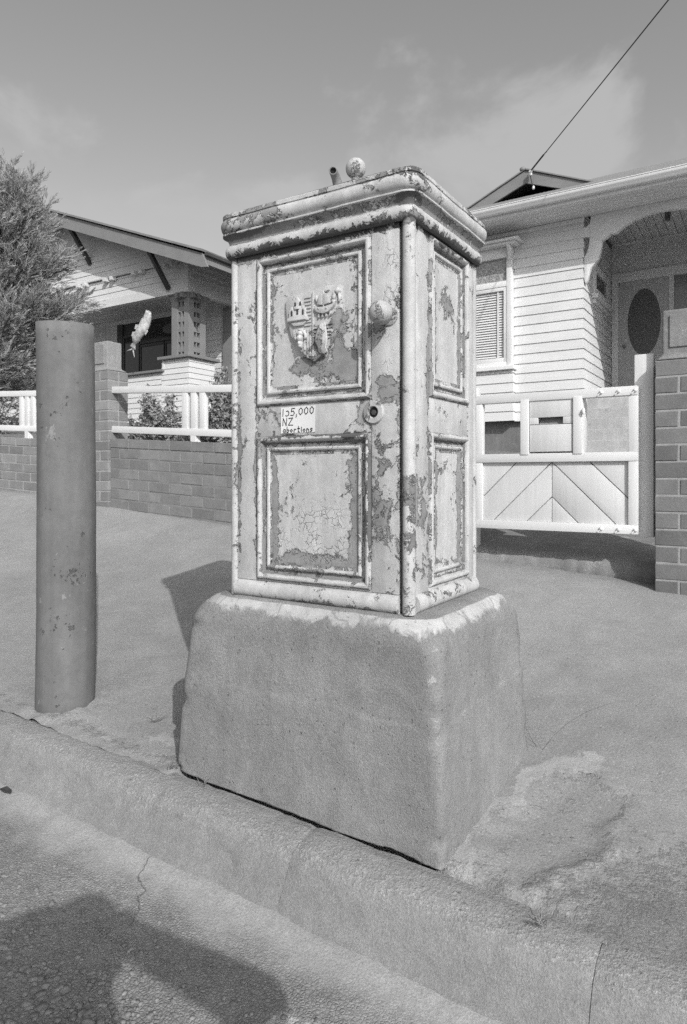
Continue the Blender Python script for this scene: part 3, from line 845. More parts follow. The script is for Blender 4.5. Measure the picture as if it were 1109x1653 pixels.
# ------------------------------------------------------------------ iron street cabinet
def cabinet():
    root = empty('street_cabinet', ((CX0 + CX1) / 2, (CY0 + CY1) / 2, CZ0),
                 'old cast iron street cabinet with peeling pale paint and shield on its door', 'cabinet')
    H = 1.0
    W, D = CX1 - CX0, CY1 - CY0
    MB().box(CX0 + .013, CX1 - .013, CY0 + .013, CY1 - .005, CZ0 + .001, CZ0 + H).build('body', M_primer, root)
    def face_mb(mapf, pts, faces): return MB().add([mapf(*p) for p in pts], faces)
    def plate(mapf, name, u0, u1, w0, w1, n0=-.012, n1=0.0, mat=M_peel, bev=.0025):
        m = MB(); P = [mapf(u, w, n) for n in (n0, n1) for (u, w) in ((u0, w0), (u1, w0), (u1, w1), (u0, w1))]
        m.add(P, [(3, 2, 1, 0), (4, 5, 6, 7), (0, 1, 5, 4), (1, 2, 6, 5), (2, 3, 7, 6), (3, 0, 4, 7)])
        return m.build(name, mat, root, smooth=40, bevel=bev, seg=2)
    def set_wear(o, vals):
        a = o.data.attributes.new('wear', 'FLOAT', 'POINT'); a.data.foreach_set('value', vals)
        return o
    def moulding(mapf, name, u0, u1, w0, w1, prof, parent=root, wob=.0006, wear=None):
        """profile (inset, rise) run round a rectangle with mitred corners, subdivided along each side"""
        m = MB(); ring = []
        nside = 14
        corners = [(u0, w0, 1, 1), (u1, w0, -1, 1), (u1, w1, -1, -1), (u0, w1, 1, -1)]
        for c in range(4):
            a, b_ = corners[c], corners[(c + 1) % 4]
            for k in range(nside):
                t = k / nside
                row = []
                for (i, n_) in prof:
                    pa = (a[0] + a[2] * i, a[1] + a[3] * i); pb = (b_[0] + b_[2] * i, b_[1] + b_[3] * i)
                    u = pa[0] + (pb[0] - pa[0]) * t; w = pa[1] + (pb[1] - pa[1]) * t
                    dn = wob * fnoise(u * 30, w * 30, i * 60) if 0 < n_ + .02 else 0
                    row.append(mapf(u, w, n_ + dn))
                ring.append(row)
        np_ = len(prof); V = [p for row in ring for p in row]; Fs = []
        nr = len(ring)
        for k in range(nr):
            k2 = (k + 1) % nr
            for j in range(np_ - 1): Fs.append((k * np_ + j, k2 * np_ + j, k2 * np_ + j + 1, k * np_ + j + 1))
        m.add(V, Fs)
        o = m.build(name, M_peelm, parent, smooth=32, recalc=True)
        if wear: set_wear(o, [wear(i) for row in ring for (i, n_) in prof])
        return o
    OUT = [(0, -.004), (0, .0035), (.0022, .0072), (.006, .0096), (.010, .0096), (.0138, .0072), (.0160, .0035), (.0160, .0008), (.0185, .0004), (.0188, -.0088), (.031, -.0092)]
    INN = [(.030, -.0092), (.0302, -.0045), (.0325, -.0008), (.036, .0007), (.0395, -.0002), (.042, -.003), (.0423, -.0046), (.0450, -.0050), (.0452, -.0067), (.0545, -.0065)]
    def panel(mapf, u0, u1, w0, w1, crest=False):
        chan = lambda i: .15 if .018 < i < .0305 else .09 if i < .0025 else 0.0
        chan2 = lambda i: .13 if i < .0305 else .10 if i > .0421 else .02
        fr = moulding(mapf, 'panel_moulding', u0, u1, w0, w1, OUT, wear=chan)
        moulding(mapf, 'inner_bead', u0, u1, w0, w1, INN, fr, wear=chan2)
        i = .0525
        m = MB(); nx, nz = 24, 28; P = []
        for a in range(nz + 1):
            for b_ in range(nx + 1):
                u = u0 + i + (u1 - u0 - 2 * i) * b_ / nx; w = w0 + i + (w1 - w0 - 2 * i) * a / nz
                P.append(mapf(u, w, -.0062 + .0008 * fnoise(u * 8, w * 8, 1)))
        Fs = [(a * (nx + 1) + b_, a * (nx + 1) + b_ + 1, (a + 1) * (nx + 1) + b_ + 1, (a + 1) * (nx + 1) + b_) for a in range(nz) for b_ in range(nx)]
        po = m.add(P, Fs).build('panel', M_peel, fr, smooth=180, recalc=True)
        low = w1 < .5
        wv = []
        for a in range(nz + 1):
            for b_ in range(nx + 1):
                du = min(b_, nx - b_) / nx; dw = a / nz
                v = max(0, .17 * (1 - du / .14)) if low else max(0, .09 * (1 - du / .10))
                if low: v = max(v, .13 * (1 - dw / .12))
                wv.append(max(0, v))
        set_wear(po, wv)
    # door side: stiles, rails, panels
    g = .004
    plate(fp, 'stile', .022, .098, .046, H - .002)
    plate(fp, 'stile', .476, .556, .046, H - .002)
    plate(fp, 'rail', .098 + .0004, .476 - .0004, .046, .052)
    plate(fp, 'rail', .0984, .4756, .458, .546)
    plate(fp, 'rail', .0984, .4756, .966, H - .002)
    panel(fp, .099, .475, .546, .966)
    panel(fp, .099, .475, .052, .458)
    # right side
    plate(rp, 'stile', .026, .110, .044, H - .002)
    plate(rp, 'stile', .376, .428, .044, H - .002)
    plate(rp, 'rail', .1104, .3756, .044, .054)
    plate(rp, 'rail', .1104, .3756, .462, .556)
    plate(rp, 'rail', .1104, .3756, .980, H - .002)
    panel(rp, .111, .375, .556, .980)
    panel(rp, .111, .375, .054, .462)
    # left and back sides: plain plates
    MB().box(CX0 + .001, CX0 + .013, CY0 + .03, CY1 - .03, CZ0 + .002, CZ0 + H - .002).build('side_plate', M_peel, root, bevel=.002)
    MB().box(CX0 + .03, CX1 - .03, CY1 - .005, CY1, CZ0 + .002, CZ0 + H - .002).build('back_plate', M_peel, root, bevel=.002)
    # corner columns
    for (x, y, r, nm) in ((CX1 - .003, CY0 + .003, .0165, 'corner_column'), (CX0 + .010, CY0 + .006, .0125, 'corner_column'), (CX1 - .010, CY1 - .010, .014, 'corner_column'), (CX0 + .012, CY1 - .012, .014, 'corner_column')):
        prof = [(r, .0 if r < .018 else -.004)]
        for k in range(1, 40): prof.append((r + .0006 * fnoise(k * .37, x * 9, 2), H * k / 40 - .003))
        prof.append((r, H - .003))
        MB().lathe(prof, (x, y, CZ0), 'Z', 20).build(nm, M_peelm, root, smooth=50)
    # foot mouldings
    def foot(mapf, u0, u1):
        prof = [(-.006, -.0015), (.004, -.001), (.0115, .004), (.0158, .012), (.0165, .020), (.0145, .030), (.0085, .039), (.002, .044), (-.006, .0455)]
        m = MB(); n = 30; P = []
        for k in range(n + 1):
            u = u0 + (u1 - u0) * k / n
            for (nn, w) in prof: P.append(mapf(u, w, nn + .0009 * fnoise(u * 14, w * 40, 1)))
        q = len(prof)
        Fs = [(k * q + j, (k + 1) * q + j, (k + 1) * q + j + 1, k * q + j + 1) for k in range(n) for j in range(q - 1)]
        Fs += [tuple(range(q)), tuple(n * q + j for j in range(q - 1, -1, -1))]
        m.add(P, Fs).build('foot_moulding', M_peelm, root, smooth=32)
    foot(fp, .020, .557); foot(rp, .026, .430)
    # cornice: profile swept round a rounded rectangle
    cp = [(-.03, .988), (.004, .988), (.004, .9845), (.0105, .9838), (.0160, .9868), (.0205, .9925), (.0225, 1.000), (.0222, 1.0075), (.0195, 1.0145), (.0150, 1.0190), (.0100, 1.0210), (.0100, 1.0255),
          (.0118, 1.0320), (.0160, 1.0390), (.0225, 1.0445), (.0285, 1.0470), (.0300, 1.0472), (.0300, 1.0515), (.0220, 1.0525), (.0220, 1.0560), (.0245, 1.0565),
          (.0295, 1.0605), (.0335, 1.0670), (.0352, 1.0750), (.0345, 1.0830), (.0310, 1.0900), (.0262, 1.0942), (.0262, 1.0965), (.0290, 1.0970), (.0292, 1.1060), (.0265, 1.1090), (-.04, 1.128)]
    path = []
    def arc(cx, cy, a0):
        return [(cx, cy, R(a0 + 90 * k / 6)) for k in range(7)]
    base = [(CX1, CY0, -90), (CX1, CY1, 0), (CX0, CY1, 90), (CX0, CY0, 180)]
    rc = .010
    stations = []
    for i, (x, y, a0) in enumerate(base):
        sx = -1 if x == CX1 else 1; sy = 1 if y == CY0 else -1
        c = (x + sx * rc, y + sy * rc)
        nx_, ny_, na = base[(i + 1) % 4]
        for k in range(7):
            a = R(a0 + 90 * k / 6); stations.append((c[0], c[1], a, rc))
        sx2 = -1 if nx_ == CX1 else 1; sy2 = 1 if ny_ == CY0 else -1
        c2 = (nx_ + sx2 * rc, ny_ + sy2 * rc); a = R(a0 + 90)
        for k in range(1, 24):
            t = k / 24; stations.append((c[0] + (c2[0] - c[0]) * t, c[1] + (c2[1] - c[1]) * t, a, rc))
    q = len(cp); P = []
    for (x, y, a, r) in stations:
        ca, sa = math.cos(a), math.sin(a)
        for (p, z) in cp:
            dn = .0014 * fnoise(x * 9, y * 9, z * 14) + .0007 * fnoise(x * 40, y * 40, z * 40)
            P.append((x + ca * (r + p + dn), y + sa * (r + p + dn), CZ0 + z + dn * .5))
    ns = len(stations)
    Fs = [(k * q + j, ((k + 1) % ns) * q + j, ((k + 1) % ns) * q + j + 1, k * q + j + 1) for k in range(ns) for j in range(q - 1)]
    Fs.append(tuple(k * q + q - 1 for k in range(ns))); Fs.append(tuple(k * q for k in range(ns - 1, -1, -1)))
    co = MB().add(P, Fs).build('cornice', M_peelm, root, smooth=30)
    set_wear(co, [(.14 if 1.021 < z < 1.046 else .16 if z < .986 else .05 if z > 1.094 else 0.0) for _ in stations for (p, z) in cp])  # cove, underside and top edge are shifted towards the grey primer
    # low roof, finial, bent vent pipe
    tx, ty = (CX0 + CX1) / 2, (CY0 + CY1) / 2
    zt = CZ0 + 1.127
    m = MB(); m.add([(CX0 + .045, CY0 + .045, zt), (CX1 - .045, CY0 + .045, zt), (CX1 - .045, CY1 - .045, zt), (CX0 + .045, CY1 - .045, zt), (tx, ty, zt + .028)],
                    [(0, 1, 4), (1, 2, 4), (2, 3, 4), (3, 0, 4), (3, 2, 1, 0)])
    m.build('roof', M_peel, root)
    fz = 1.924
    st = [(.020, zt - fz), (.017, zt + .02 - fz), (.012, zt + .04 - fz), (.011, -.045), (.015, -.036), (.012, -.031)]
    sph = [(.0305 * math.sin(R(a)), -.0305 * math.cos(R(a))) for a in range(24, 180, 9)] + [(.001, .0305)]
    MB().lathe(st + sph, (tx, ty, fz), 'Z', 28).build('finial', M_peelk, root, smooth=45)
    px, py = -1.105, 1.722
    path = [(px, py, zt - .01), (px, py, zt + .04), (px - .001, py - .001, zt + .075), (px - .002, py - .006, zt + .098), (px - .001, py - .020, zt + .116), (px + .004, py - .040, zt + .124), (px + .010, py - .052, zt + .122)]
    m = MB(); m.tube(path, [.019, .018, .0165, .015, .0135, .0125, .0125], 18, cap=False)
    vp = m.build('vent_pipe', M_primer, root, smooth=60)
    sm = vp.modifiers.new('wall', 'SOLIDIFY'); sm.thickness = .003; sm.offset = -1
    a, b_ = Vector(path[-1]), Vector(path[-2]); d = (a - b_).normalized()
    MB().tube([a - d * .010, a - d * .008], .0115, 18).build('pipe_mouth', M_black, vp)
    MB().tube([Vector(path[1]) + Vector((0, 0, .002)), Vector(path[1]) + Vector((0, 0, .014))], .0225, 20).build('pipe_collar', M_primer, vp, smooth=40, bevel=.002)
    # knob, lock, sticker
    ku, kw = .531, .750
    kp = [(.022, -.002), (.022, .004), (.012, .007), (.010, .022), (.0125, .024)] + [(.030 * math.sin(R(a)), .050 - .030 * math.cos(R(a))) for a in range(28, 180, 9)] + [(.001, .080)]
    MB().lathe(kp, fp(ku, kw, 0), 'Y', 30).build('knob', M_peelk, root, smooth=50)
    es = MB().lathe([(.030, -.002), (.030, .004), (.028, .0065), (.016, .0075), (.0145, .006), (.0135, -.001)], fp(.484, .510, 0), 'Y', 30).build('lock_escutcheon', M_peel, root, smooth=40)
    MB().lathe([(.0135, -.0005), (.0135, .0012), (.0005, .0014)], fp(.484, .510, 0), 'Y', 24).build('keyhole', M_black, es)
    MB().lathe([(.0075, .001), (.0075, .004), (.0065, .005), (.0004, .0052)], fp(.4845, .509, 0), 'Y', 6).build('lock_pin', M_dark_iron, es, smooth=30)
    # sticker with hand lettering
    sx0, sx1, sz0, sz1 = .184, .301, .466, .538
    m = MB(); nn = 10; P = []
    for k in range(nn + 1):
        u = sx0 + (sx1 - sx0) * k / nn
        lift = .0009 + .0012 * (abs(k / nn - .5) * 2) ** 4
        P += [fp(u, sz0 - (.001 if k % 3 == 0 else 0), lift), fp(u, sz1, lift)]
    m.add(P, [(2 * k, 2 * k + 2, 2 * k + 3, 2 * k + 1) for k in range(nn)])
    stk = m.build('sticker', M_paper, root, recalc=False)
    so = stk.modifiers.new('paper', 'SOLIDIFY'); so.thickness = .0004; so.offset = 0
    stk['label'] = 'white paper sticker with hand lettering'
    G = {'1': [[(.4, 1), (.4, 0)]], 'c': [[(.3, .68), (.6, .72), (.85, .45), (.75, .12), (.45, 0), (.15, .06)]], '5': [[(.9, 1), (.25, 1), (.2, .55), (.6, .65), (.85, .35), (.6, .02), (.1, .05)]],
         ',': [[(.4, .1), (.35, -.1), (.2, -.3)]], '0': [[(.5, 1), (.15, .7), (.15, .3), (.45, 0), (.8, .25), (.85, .7), (.5, 1)]],
         'N': [[(.15, 0), (.15, 1), (.8, 0), (.85, 1)]], 'Z': [[(.1, .95), (.85, 1), (.1, .03), (.95, 0)]],
         'a': [[(.8, .5), (.4, .6), (.15, .25), (.45, 0), (.8, .3)], [(.8, .55), (.9, 0)]], 'b': [[(.2, 1), (.2, 0)], [(.2, .3), (.55, .55), (.85, .3), (.55, 0), (.2, .1)]],
         'o': [[(.5, .55), (.15, .3), (.5, 0), (.85, .3), (.5, .55)]], 'r': [[(.25, .55), (.25, 0)], [(.25, .35), (.55, .55), (.8, .5)]], 't': [[(.45, 1), (.45, .05), (.8, 0)], [(.15, .62), (.85, .65)]],
         'i': [[(.5, .55), (.5, 0)], [(.5, .8), (.52, .86)]], 'n': [[(.2, .55), (.2, 0)], [(.2, .35), (.5, .55), (.75, .4), (.8, 0)]], 's': [[(.8, .5), (.4, .6), (.25, .4), (.75, .2), (.5, 0), (.15, .05)]]}
    def write(txt, u, w, cw, ch, slant=.08, up=.0):
        m = MB(); adv = 0.0
        for i, ch_ in enumerate(txt):
            wd = {'1': .55, ',': .45, 'i': .55}.get(ch_, 1.0)
            for strk in G[ch_]:
                pts = [(u + adv + (x * wd + slant * y) * cw * .88, w + y * ch + up * adv) for (x, y) in strk]
                for (a, b_) in zip(pts[:-1], pts[1:]):
                    dx, dz = b_[0] - a[0], b_[1] - a[1]; L = math.hypot(dx, dz) or 1; ex, ez = dx / L, dz / L; hw = .0013
                    ox, oz = -ez * hw, ex * hw
                    q = [(a[0] - ex * hw + ox, a[1] - ez * hw + oz), (a[0] - ex * hw - ox, a[1] - ez * hw - oz), (b_[0] + ex * hw - ox, b_[1] + ez * hw - oz), (b_[0] + ex * hw + ox, b_[1] + ez * hw + oz)]
                    c = abs((a[0] + b_[0]) / 2 - (sx0 + sx1) / 2) / ((sx1 - sx0) / 2)
                    nl = .0016 + .0012 * c ** 4
                    m.add([fp(p[0], p[1], nl) for p in q], [(0, 1, 2, 3)])
            adv += cw * wd
        m.build('handwriting', M_ink, stk, recalc=False)
    write('1c5,000', .187, .5130, .0187, .0195, .08, .03)
    write('NZ', .188, .4870, .0200, .0200, .08, .02)
    write('abortions', .190, .4675, .0122, .0150, .08, .0)
    # shield on the upper panel
    n0 = -.006
    def sh(poly, h0, h1, name, parent, bev=.002, mat=M_peel):
        m = MB(); k = len(poly)
        m.add([fp(u, w, n0 + h0) for (u, w) in poly] + [fp(u, w, n0 + h1) for (u, w) in poly],
              [tuple(range(k - 1, -1, -1)), tuple(range(k, 2 * k))] + [(i, (i + 1) % k, k + (i + 1) % k, k + i) for i in range(k)])
        return m.build(name, mat, parent, smooth=35, bevel=bev, seg=2)
    outl = [(.205, .842), (.245, .846), (.296, .850), (.345, .856), (.388, .852), (.389, .800), (.384, .765), (.372, .728), (.352, .697), (.328, .673), (.300, .656), (.272, .672), (.246, .698), (.222, .735), (.208, .780), (.204, .815)]
    shield = sh(outl, 0, .012, 'shield', root, .0016)
    tops = .012
    m = MB()
    for k in range(9):                                     # fine hatching of the quarters
        z = .755 + k * .0095; 
        m.box(*[CX0 + .270, CX0 + .291], CY0 - (n0 + tops + .0034), CY0 - (n0 + tops - .001), CZ0 + z, CZ0 + z + .004)
    for k in range(5):
        z = .700 + k * .011
        m.box(CX0 + .303, CX0 + .318, CY0 - (n0 + tops + .0034), CY0 - (n0 + tops - .001), CZ0 + z, CZ0 + z + .0045)
        m.box(CX0 + .340, CX0 + .362 - .002 * (4 - k), CY0 - (n0 + tops + .0034), CY0 - (n0 + tops - .001), CZ0 + .715 + k * .009, CZ0 + .719 + k * .009)
    for k in range(7):
        u = .232 + k * .0092; z0 = max(.672, .735 - (u - .222) * 1.05 + .004)
        m.box(CX0 + u, CX0 + u + .004, CY0 - (n0 + tops + .0034), CY0 - (n0 + tops - .001), CZ0 + z0, CZ0 + .748)
    tag(m.build('hatching', M_peel, shield), kind='stuff')
    m = MB(); m.box(CX0 + .2955, CX0 + .3005, CY0 - (n0 + tops + .004), CY0 - (n0 + tops - .001), CZ0 + .662, CZ0 + .845)
    m.build('dividing_rib', M_peel, shield, bevel=.001)
    # castle, upper quarter
    cas = sh([(.214, .770), (.285, .770), (.282, .782), (.276, .784), (.276, .806), (.271, .806), (.271, .812), (.264, .812), (.264, .806), (.2605, .806), (.2605, .822), (.256, .824), (.250, .836), (.244, .824), (.239, .822), (.239, .804), (.234, .804), (.234, .812), (.226, .812), (.226, .804), (.222, .804), (.222, .784), (.214, .780)], tops - .001, tops + .009, 'castle_relief', shield, .0009)
    for (u_, w_, h_) in ((.228, .786, .012), (.2475, .788, .016), (.266, .786, .012), (.240, .812, .008), (.257, .812, .008)):
        sh([(u_, w_), (u_ + .006, w_), (u_ + .006, w_ + h_), (u_ + .003, w_ + h_ + .004), (u_, w_ + h_)], tops + .0085, tops + .0098, 'castle_relief', shield, 0, M_dark_iron)
    sh([(.2425, .802), (.2575, .802), (.2585, .8085), (.2415, .8085)], tops + .008, tops + .013, 'castle_relief', shield, .0009)
    sh([(.219, .7715), (.280, .7715), (.281, .7765), (.218, .7765)], tops + .006, tops + .0125, 'castle_relief', shield, .0009)
    sh([(.236, .758), (.268, .758), (.280, .770), (.222, .770)], tops - .001, tops + .007, 'castle_relief', shield, .002)
    # lumpy forms: animal heads and wheat sheaf
    def lumps(name, items, seed):
        bm = bmesh.new()
        for (u, w, n_, ru, rw, rn) in items:
            mt = Matrix.Translation(Vector(fp(u, w, n0 + tops + n_))) @ Matrix.Diagonal((ru, rn, rw, 1))
            bmesh.ops.create_icosphere(bm, subdivisions=3, radius=1.0, matrix=mt)
        for v in bm.verts:
            v.co += Vector((fnoise(v.co.x * 90 + seed, v.co.y * 90, v.co.z * 90), -abs(fnoise(v.co.x * 70, v.co.y * 70 + seed, v.co.z * 70)), fnoise(v.co.x * 80, v.co.y * 80, v.co.z * 80 + seed))) * .0022
        me = bpy.data.meshes.new(name); bm.to_mesh(me); bm.free()
        me.materials.append(M_peel); me.polygons.foreach_set('use_smooth', [True] * len(me.polygons))
        o = bpy.data.objects.new(name, me); COL.objects.link(o); o.parent = shield
    sh([(.306, .796), (.316, .786), (.334, .780), (.352, .783), (.368, .796), (.373, .806), (.362, .802), (.336, .798), (.316, .800), (.309, .806)], tops - .001, tops + .011, 'ship_relief', shield, .0012)
    sh([(.3345, .798), (.3375, .798), (.3375, .842), (.3345, .842)], tops - .001, tops + .010, 'ship_relief', shield, .0006)
    sh([(.316, .806), (.333, .803), (.3335, .834), (.322, .830)], tops - .001, tops + .012, 'ship_relief', shield, .002)
    sh([(.339, .803), (.357, .806), (.352, .828), (.339, .836)], tops - .001, tops + .012, 'ship_relief', shield, .002)
    sh([(.338, .838), (.352, .842), (.338, .846)], tops - .001, tops + .008, 'ship_relief', shield, .0006)
    for q in range(4): sh([(.316 + q * .012, .772), (.320 + q * .012, .772), (.323 + q * .012, .786), (.319 + q * .012, .786)], tops - .001, tops + .007, 'ship_relief', shield, .0006)
    lumps('ship_relief', [(.368, .824, .002, .006, .012, .008), (.378, .836, .002, .008, .010, .009), (.366, .810, .002, .007, .006, .008), (.310, .824, .001, .005, .010, .006), (.383, .818, .001, .004, .014, .006), (.322, .795, .006, .004, .003, .007), (.346, .793, .006, .004, .003, .007)], 1)
    lumps('ram_head_relief', [(.258, .735, .004, .012, .009, .011), (.257, .722, .005, .009, .010, .013), (.258, .708, .004, .0065, .010, .012), (.258, .700, .004, .0055, .005, .010), (.258, .746, .003, .010, .004, .008)], 2)
    for sg in (-1, 1):
        pts = [fp(.258 + sg * (.006 + .0022 * q) + sg * .006 * math.sin(q * .75), .742 - .0018 * q - .011 * (1 - math.cos(q * .75)) * .6, n0 + tops + .006 - .0003 * q) for q in range(9)]
        m = MB(); m.tube(pts, [.0050, .0052, .0050, .0046, .0042, .0036, .003, .0024, .0015], 8); m.build('ram_horn_relief', M_peel, shield, smooth=60)
    m = MB()
    for k in range(9):                                     # sheaf: stalks fanned out and tied
        a = (k - 4) / 4
        m.tube([fp(.332 + a * .012, .674 + abs(a) * .004, n0 + tops + .002), fp(.330 + a * .010, .690, n0 + tops + .006), fp(.329 + a * .017, .710, n0 + tops + .009), fp(.330 + a * .012, .735, n0 + tops + .007), fp(.331 + a * .006, .757, n0 + tops + .002)], [.0022, .0032, .0042, .0036, .002], 6)
    m.build('wheat_sheaf_relief', M_peel, shield, smooth=60)
    for c in list(root.children): pass
    adopt(root)
    return root
cabinet()

# ------------------------------------------------------------------ bollard
def bollard():
    bx, by = -2.172, 1.535
    zb = foot_z(bx, by)
    r = .0985; n = 72; P = []; top = 1.553
    lv = [-.15] + [.02 + 1.30 * k / 60 for k in range(61)]
    lv = [v for v in lv if zb + v < top - .02] + [top - zb]
    for k, v in enumerate(lv):
        z = zb + v
        t = v / 1.36
        lx = -.018 * (1 - t) * .857 + (.010 * math.sin(t * 3.1)); ly = .012 * (1 - t)
        rr = r * (1.035 - .035 * t)
        for i in range(n):
            a = 2 * math.pi * i / n
            d = .0012 * fnoise(math.cos(a) * 2, math.sin(a) * 2, z * 3) + .0006 * fnoise(math.cos(a) * 9, math.sin(a) * 9, z * 16)
            if z > top - .03: d += .0015 * fnoise(a * 2, 3, 1)
            tilt = .008 * math.cos(a - 2.4) if k == len(lv) - 1 else 0
            P.append((bx + lx + math.cos(a) * (rr + d), by + ly + math.sin(a) * (rr + d), z + tilt))
    m = len(lv)
    Fs = [(k * n + i, k * n + (i + 1) % n, (k + 1) * n + (i + 1) % n, (k + 1) * n + i) for k in range(m - 1) for i in range(n)]
    root = empty('steel_bollard', (bx, by, zb), 'thick dented grey steel pipe bollard set in the footpath by the kerb', 'bollard')
    p = MB().add(P, Fs).build('pipe', M_bollard, root, smooth=60)
    so = p.modifiers.new('wall', 'SOLIDIFY'); so.thickness = .007; so.offset = -1
    MB().lathe([(.085, -.01), (.085, 0), (.05, .01), (.001, .014)], (bx, by, top - .06), 'Z', 24).build('fill', M_found, root)
    adopt(root)
bollard()

# ------------------------------------------------------------------ brick boundary walls
BH = .086; BL = .240; JT = .010
def brick_mesh(l, d, h, seed, shear=0.0):
    bm = bmesh.new(); bmesh.ops.create_cube(bm, size=1.0)
    r2 = random.Random(seed)
    for v in bm.verts:
        v.co = Vector((v.co.x * l, v.co.y * d, v.co.z * h)) + Vector((r2.uniform(-1, 1), r2.uniform(-1, 1), r2.uniform(-1, 1))) * .0016
        v.co.z += shear * v.co.x
    bmesh.ops.bevel(bm, geom=list(bm.edges), offset=.0028, segments=1, affect='EDGES')
    me = bpy.data.meshes.new('brick'); bm.to_mesh(me); bm.free()
    return me
BRICK_CACHE = {}
def brick(parent, x, y, z, l, d, mat, shear=0.0, rotz=0.0, h=None):
    h = h or BH - JT
    key = (round(l, 3), round(d, 3), round(h, 3), mat.name, round(shear, 3), rnd.randrange(3))
    if key not in BRICK_CACHE:
        me = brick_mesh(l, d, h, len(BRICK_CACHE), shear); me.materials.append(mat); BRICK_CACHE[key] = me
    o = bpy.data.objects.new('brick', BRICK_CACHE[key]); COL.objects.link(o)
    o.parent = parent
    o.location = (x + rnd.uniform(-.001, .001), y + rnd.uniform(-.0015, .0015), z)
    o.rotation_euler = (0, 0, rotz)
    return o
def brick_wall(name, label, xa, xb, y0, thick, base_f, top_f, slope, mat, mort):
    """courses follow the street's fall: each brick sheared by slope"""
    zt = lambda x: top_f(x)
    root_z = base_f((xa + xb) / 2)
    P = []
    m = MB()
    m.add([(xa + .003, y0 + .0025, base_f(xa) - .3), (xb - .003, y0 + .0025, base_f(xb) - .3), (xb - .003, y0 + thick, base_f(xb) - .3), (xa + .003, y0 + thick, base_f(xa) - .3),
           (xa + .003, y0 + .0025, zt(xa) - .004), (xb - .003, y0 + .0025, zt(xb) - .004), (xb - .003, y0 + thick, zt(xb) - .004), (xa + .003, y0 + thick, zt(xa) - .004)],
          [(0, 3, 2, 1), (4, 5, 6, 7), (0, 1, 5, 4), (1, 2, 6, 5), (2, 3, 7, 6), (3, 0, 4, 7)])
    root = m.build(name, mort); tag(root, label, 'wall')
    dmid = .052
    k = 0
    while k < 16:
        off = (BL + 0) * (.5 if k % 2 else 0)
        x = xa - off
        anyb = False
        while x < xb - .02:
            a = max(x, xa); b_ = min(x + BL - JT, xb)
            if b_ - a > .03:
                xc = (a + b_) / 2
                z = zt(xc) - BH * (k + .5) + JT / 2
                if z > base_f(xc) - .06:
                    anyb = True
                    # front skin and, on the top course, the full thickness
                    if k == 0: brick(root, xc, y0 + thick / 2, z, b_ - a, thick + .006, mat, -slope)
                    else: brick(root, xc, y0 + dmid, z, b_ - a, .104, mat, -slope)
            x += BL
        if not anyb: break
        k += 1
    return root
def pillar(label, xa, xb, y0, y1, zbase, ztop, mat, mort, cap_z, cap_in):
    root = empty('brick_pillar', ((xa + xb) / 2, (y0 + y1) / 2, zbase), label, 'pillar')
    MB().box(xa + .003, xb - .003, y0 + .003, y1 - .003, zbase - .15, ztop - .003).build('mortar_core', mort, root)
    k = 0; z = ztop - BH / 2
    w, d = xb - xa, y1 - y0; half = .105
    while z > zbase - .06:
        if k % 2 == 0: splits = [(xa, xa + (w - JT) * .70), (xa + (w - JT) * .70 + JT, xb)]
        else: splits = [(xa, xa + (w - JT) * .93), (xa + (w - JT) * .93 + JT, xb)] if w < .36 and False else [(xa, xa + (w - JT) * .32), (xa + (w - JT) * .32 + JT, xb)]
        for (a, b_) in splits:
            brick(root, (a + b_) / 2, y0 + half / 2 - .0005, z, b_ - a, half, mat)
        # the back leaf fills the depth so that the sides read as brick ends
        yb0 = y0 + half + JT
        if y1 - yb0 > .03:
            for (a, b_) in ([(xa, xa + (w - JT) / 2), (xa + (w + JT) / 2, xb)] if k % 2 else [(xa, xa + (w - JT) * .32), (xa + (w - JT) * .32 + JT, xb)]):
                brick(root, (a + b_) / 2, (yb0 + y1) / 2, z, b_ - a, y1 - yb0, mat)
        z -= BH; k += 1
    # cast cap: splayed foot, upright block with a sunk face
    i = cap_in; m = MB()
    cx0, cx1, cy0, cy1 = xa + i, xb - i, y0 + i * .6, y1 - i * .6
    f = .028
    m.add([(xa - .002, y0 - .002, ztop + .001), (xb + .002, y0 - .002, ztop + .001), (xb + .002, y1 + .002, ztop + .001), (xa - .002, y1 + .002, ztop + .001),
           (cx0, cy0, ztop + f), (cx1, cy0, ztop + f), (cx1, cy1, ztop + f), (cx0, cy1, ztop + f),
           (cx0, cy0, cap_z), (cx1, cy0, cap_z), (cx1, cy1, cap_z), (cx0, cy1, cap_z)],
          [(0, 3, 2, 1), (0, 1, 5, 4), (1, 2, 6, 5), (2, 3, 7, 6), (3, 0, 4, 7), (4, 5, 9, 8), (5, 6, 10, 9), (6, 7, 11, 10), (7, 4, 8, 11), (8, 9, 10, 11)])
    cap = m.build('cap', M_cap, root, bevel=.012, seg=3, smooth=40)
    q = .035
    MB().box(cx0 + q, cx1 - q, cy0 - .008, cy0 + .01, ztop + f + q, cap_z - q * .8).build('cap_panel', M_cap, cap, bevel=.003)
    adopt(root)
    return root
pillar('brick gate pillar with a cast concrete cap beside the white gate post', -.503, -.163, 3.765, 4.03, .40, 1.591, M_brick, M_mortar, 1.846, .03)
pillar('brick pillar behind the bollard, with the fence rails let into its side', -5.10, -4.757, 3.775, 3.985, 0.73, 1.906, M_brickl, M_mortar, 2.163, .045)
pillar('low brick pillar ending the wall behind the iron cabinet', -2.02, -1.68, 3.775, 3.985, .50, 1.42, M_brick, M_mortar, 1.60, .03)
wt_r = lambda x: 1.322 - .054 * (x + 4.757)
wt_l = lambda x: 1.395 - .054 * (x + 6.538)
brick_wall('brick_wall', 'low dull painted brick wall between the pillar and the iron cabinet', -4.757, -2.02, 3.80, .19, wall_z, wt_r, .054, M_brickp, M_mortard)
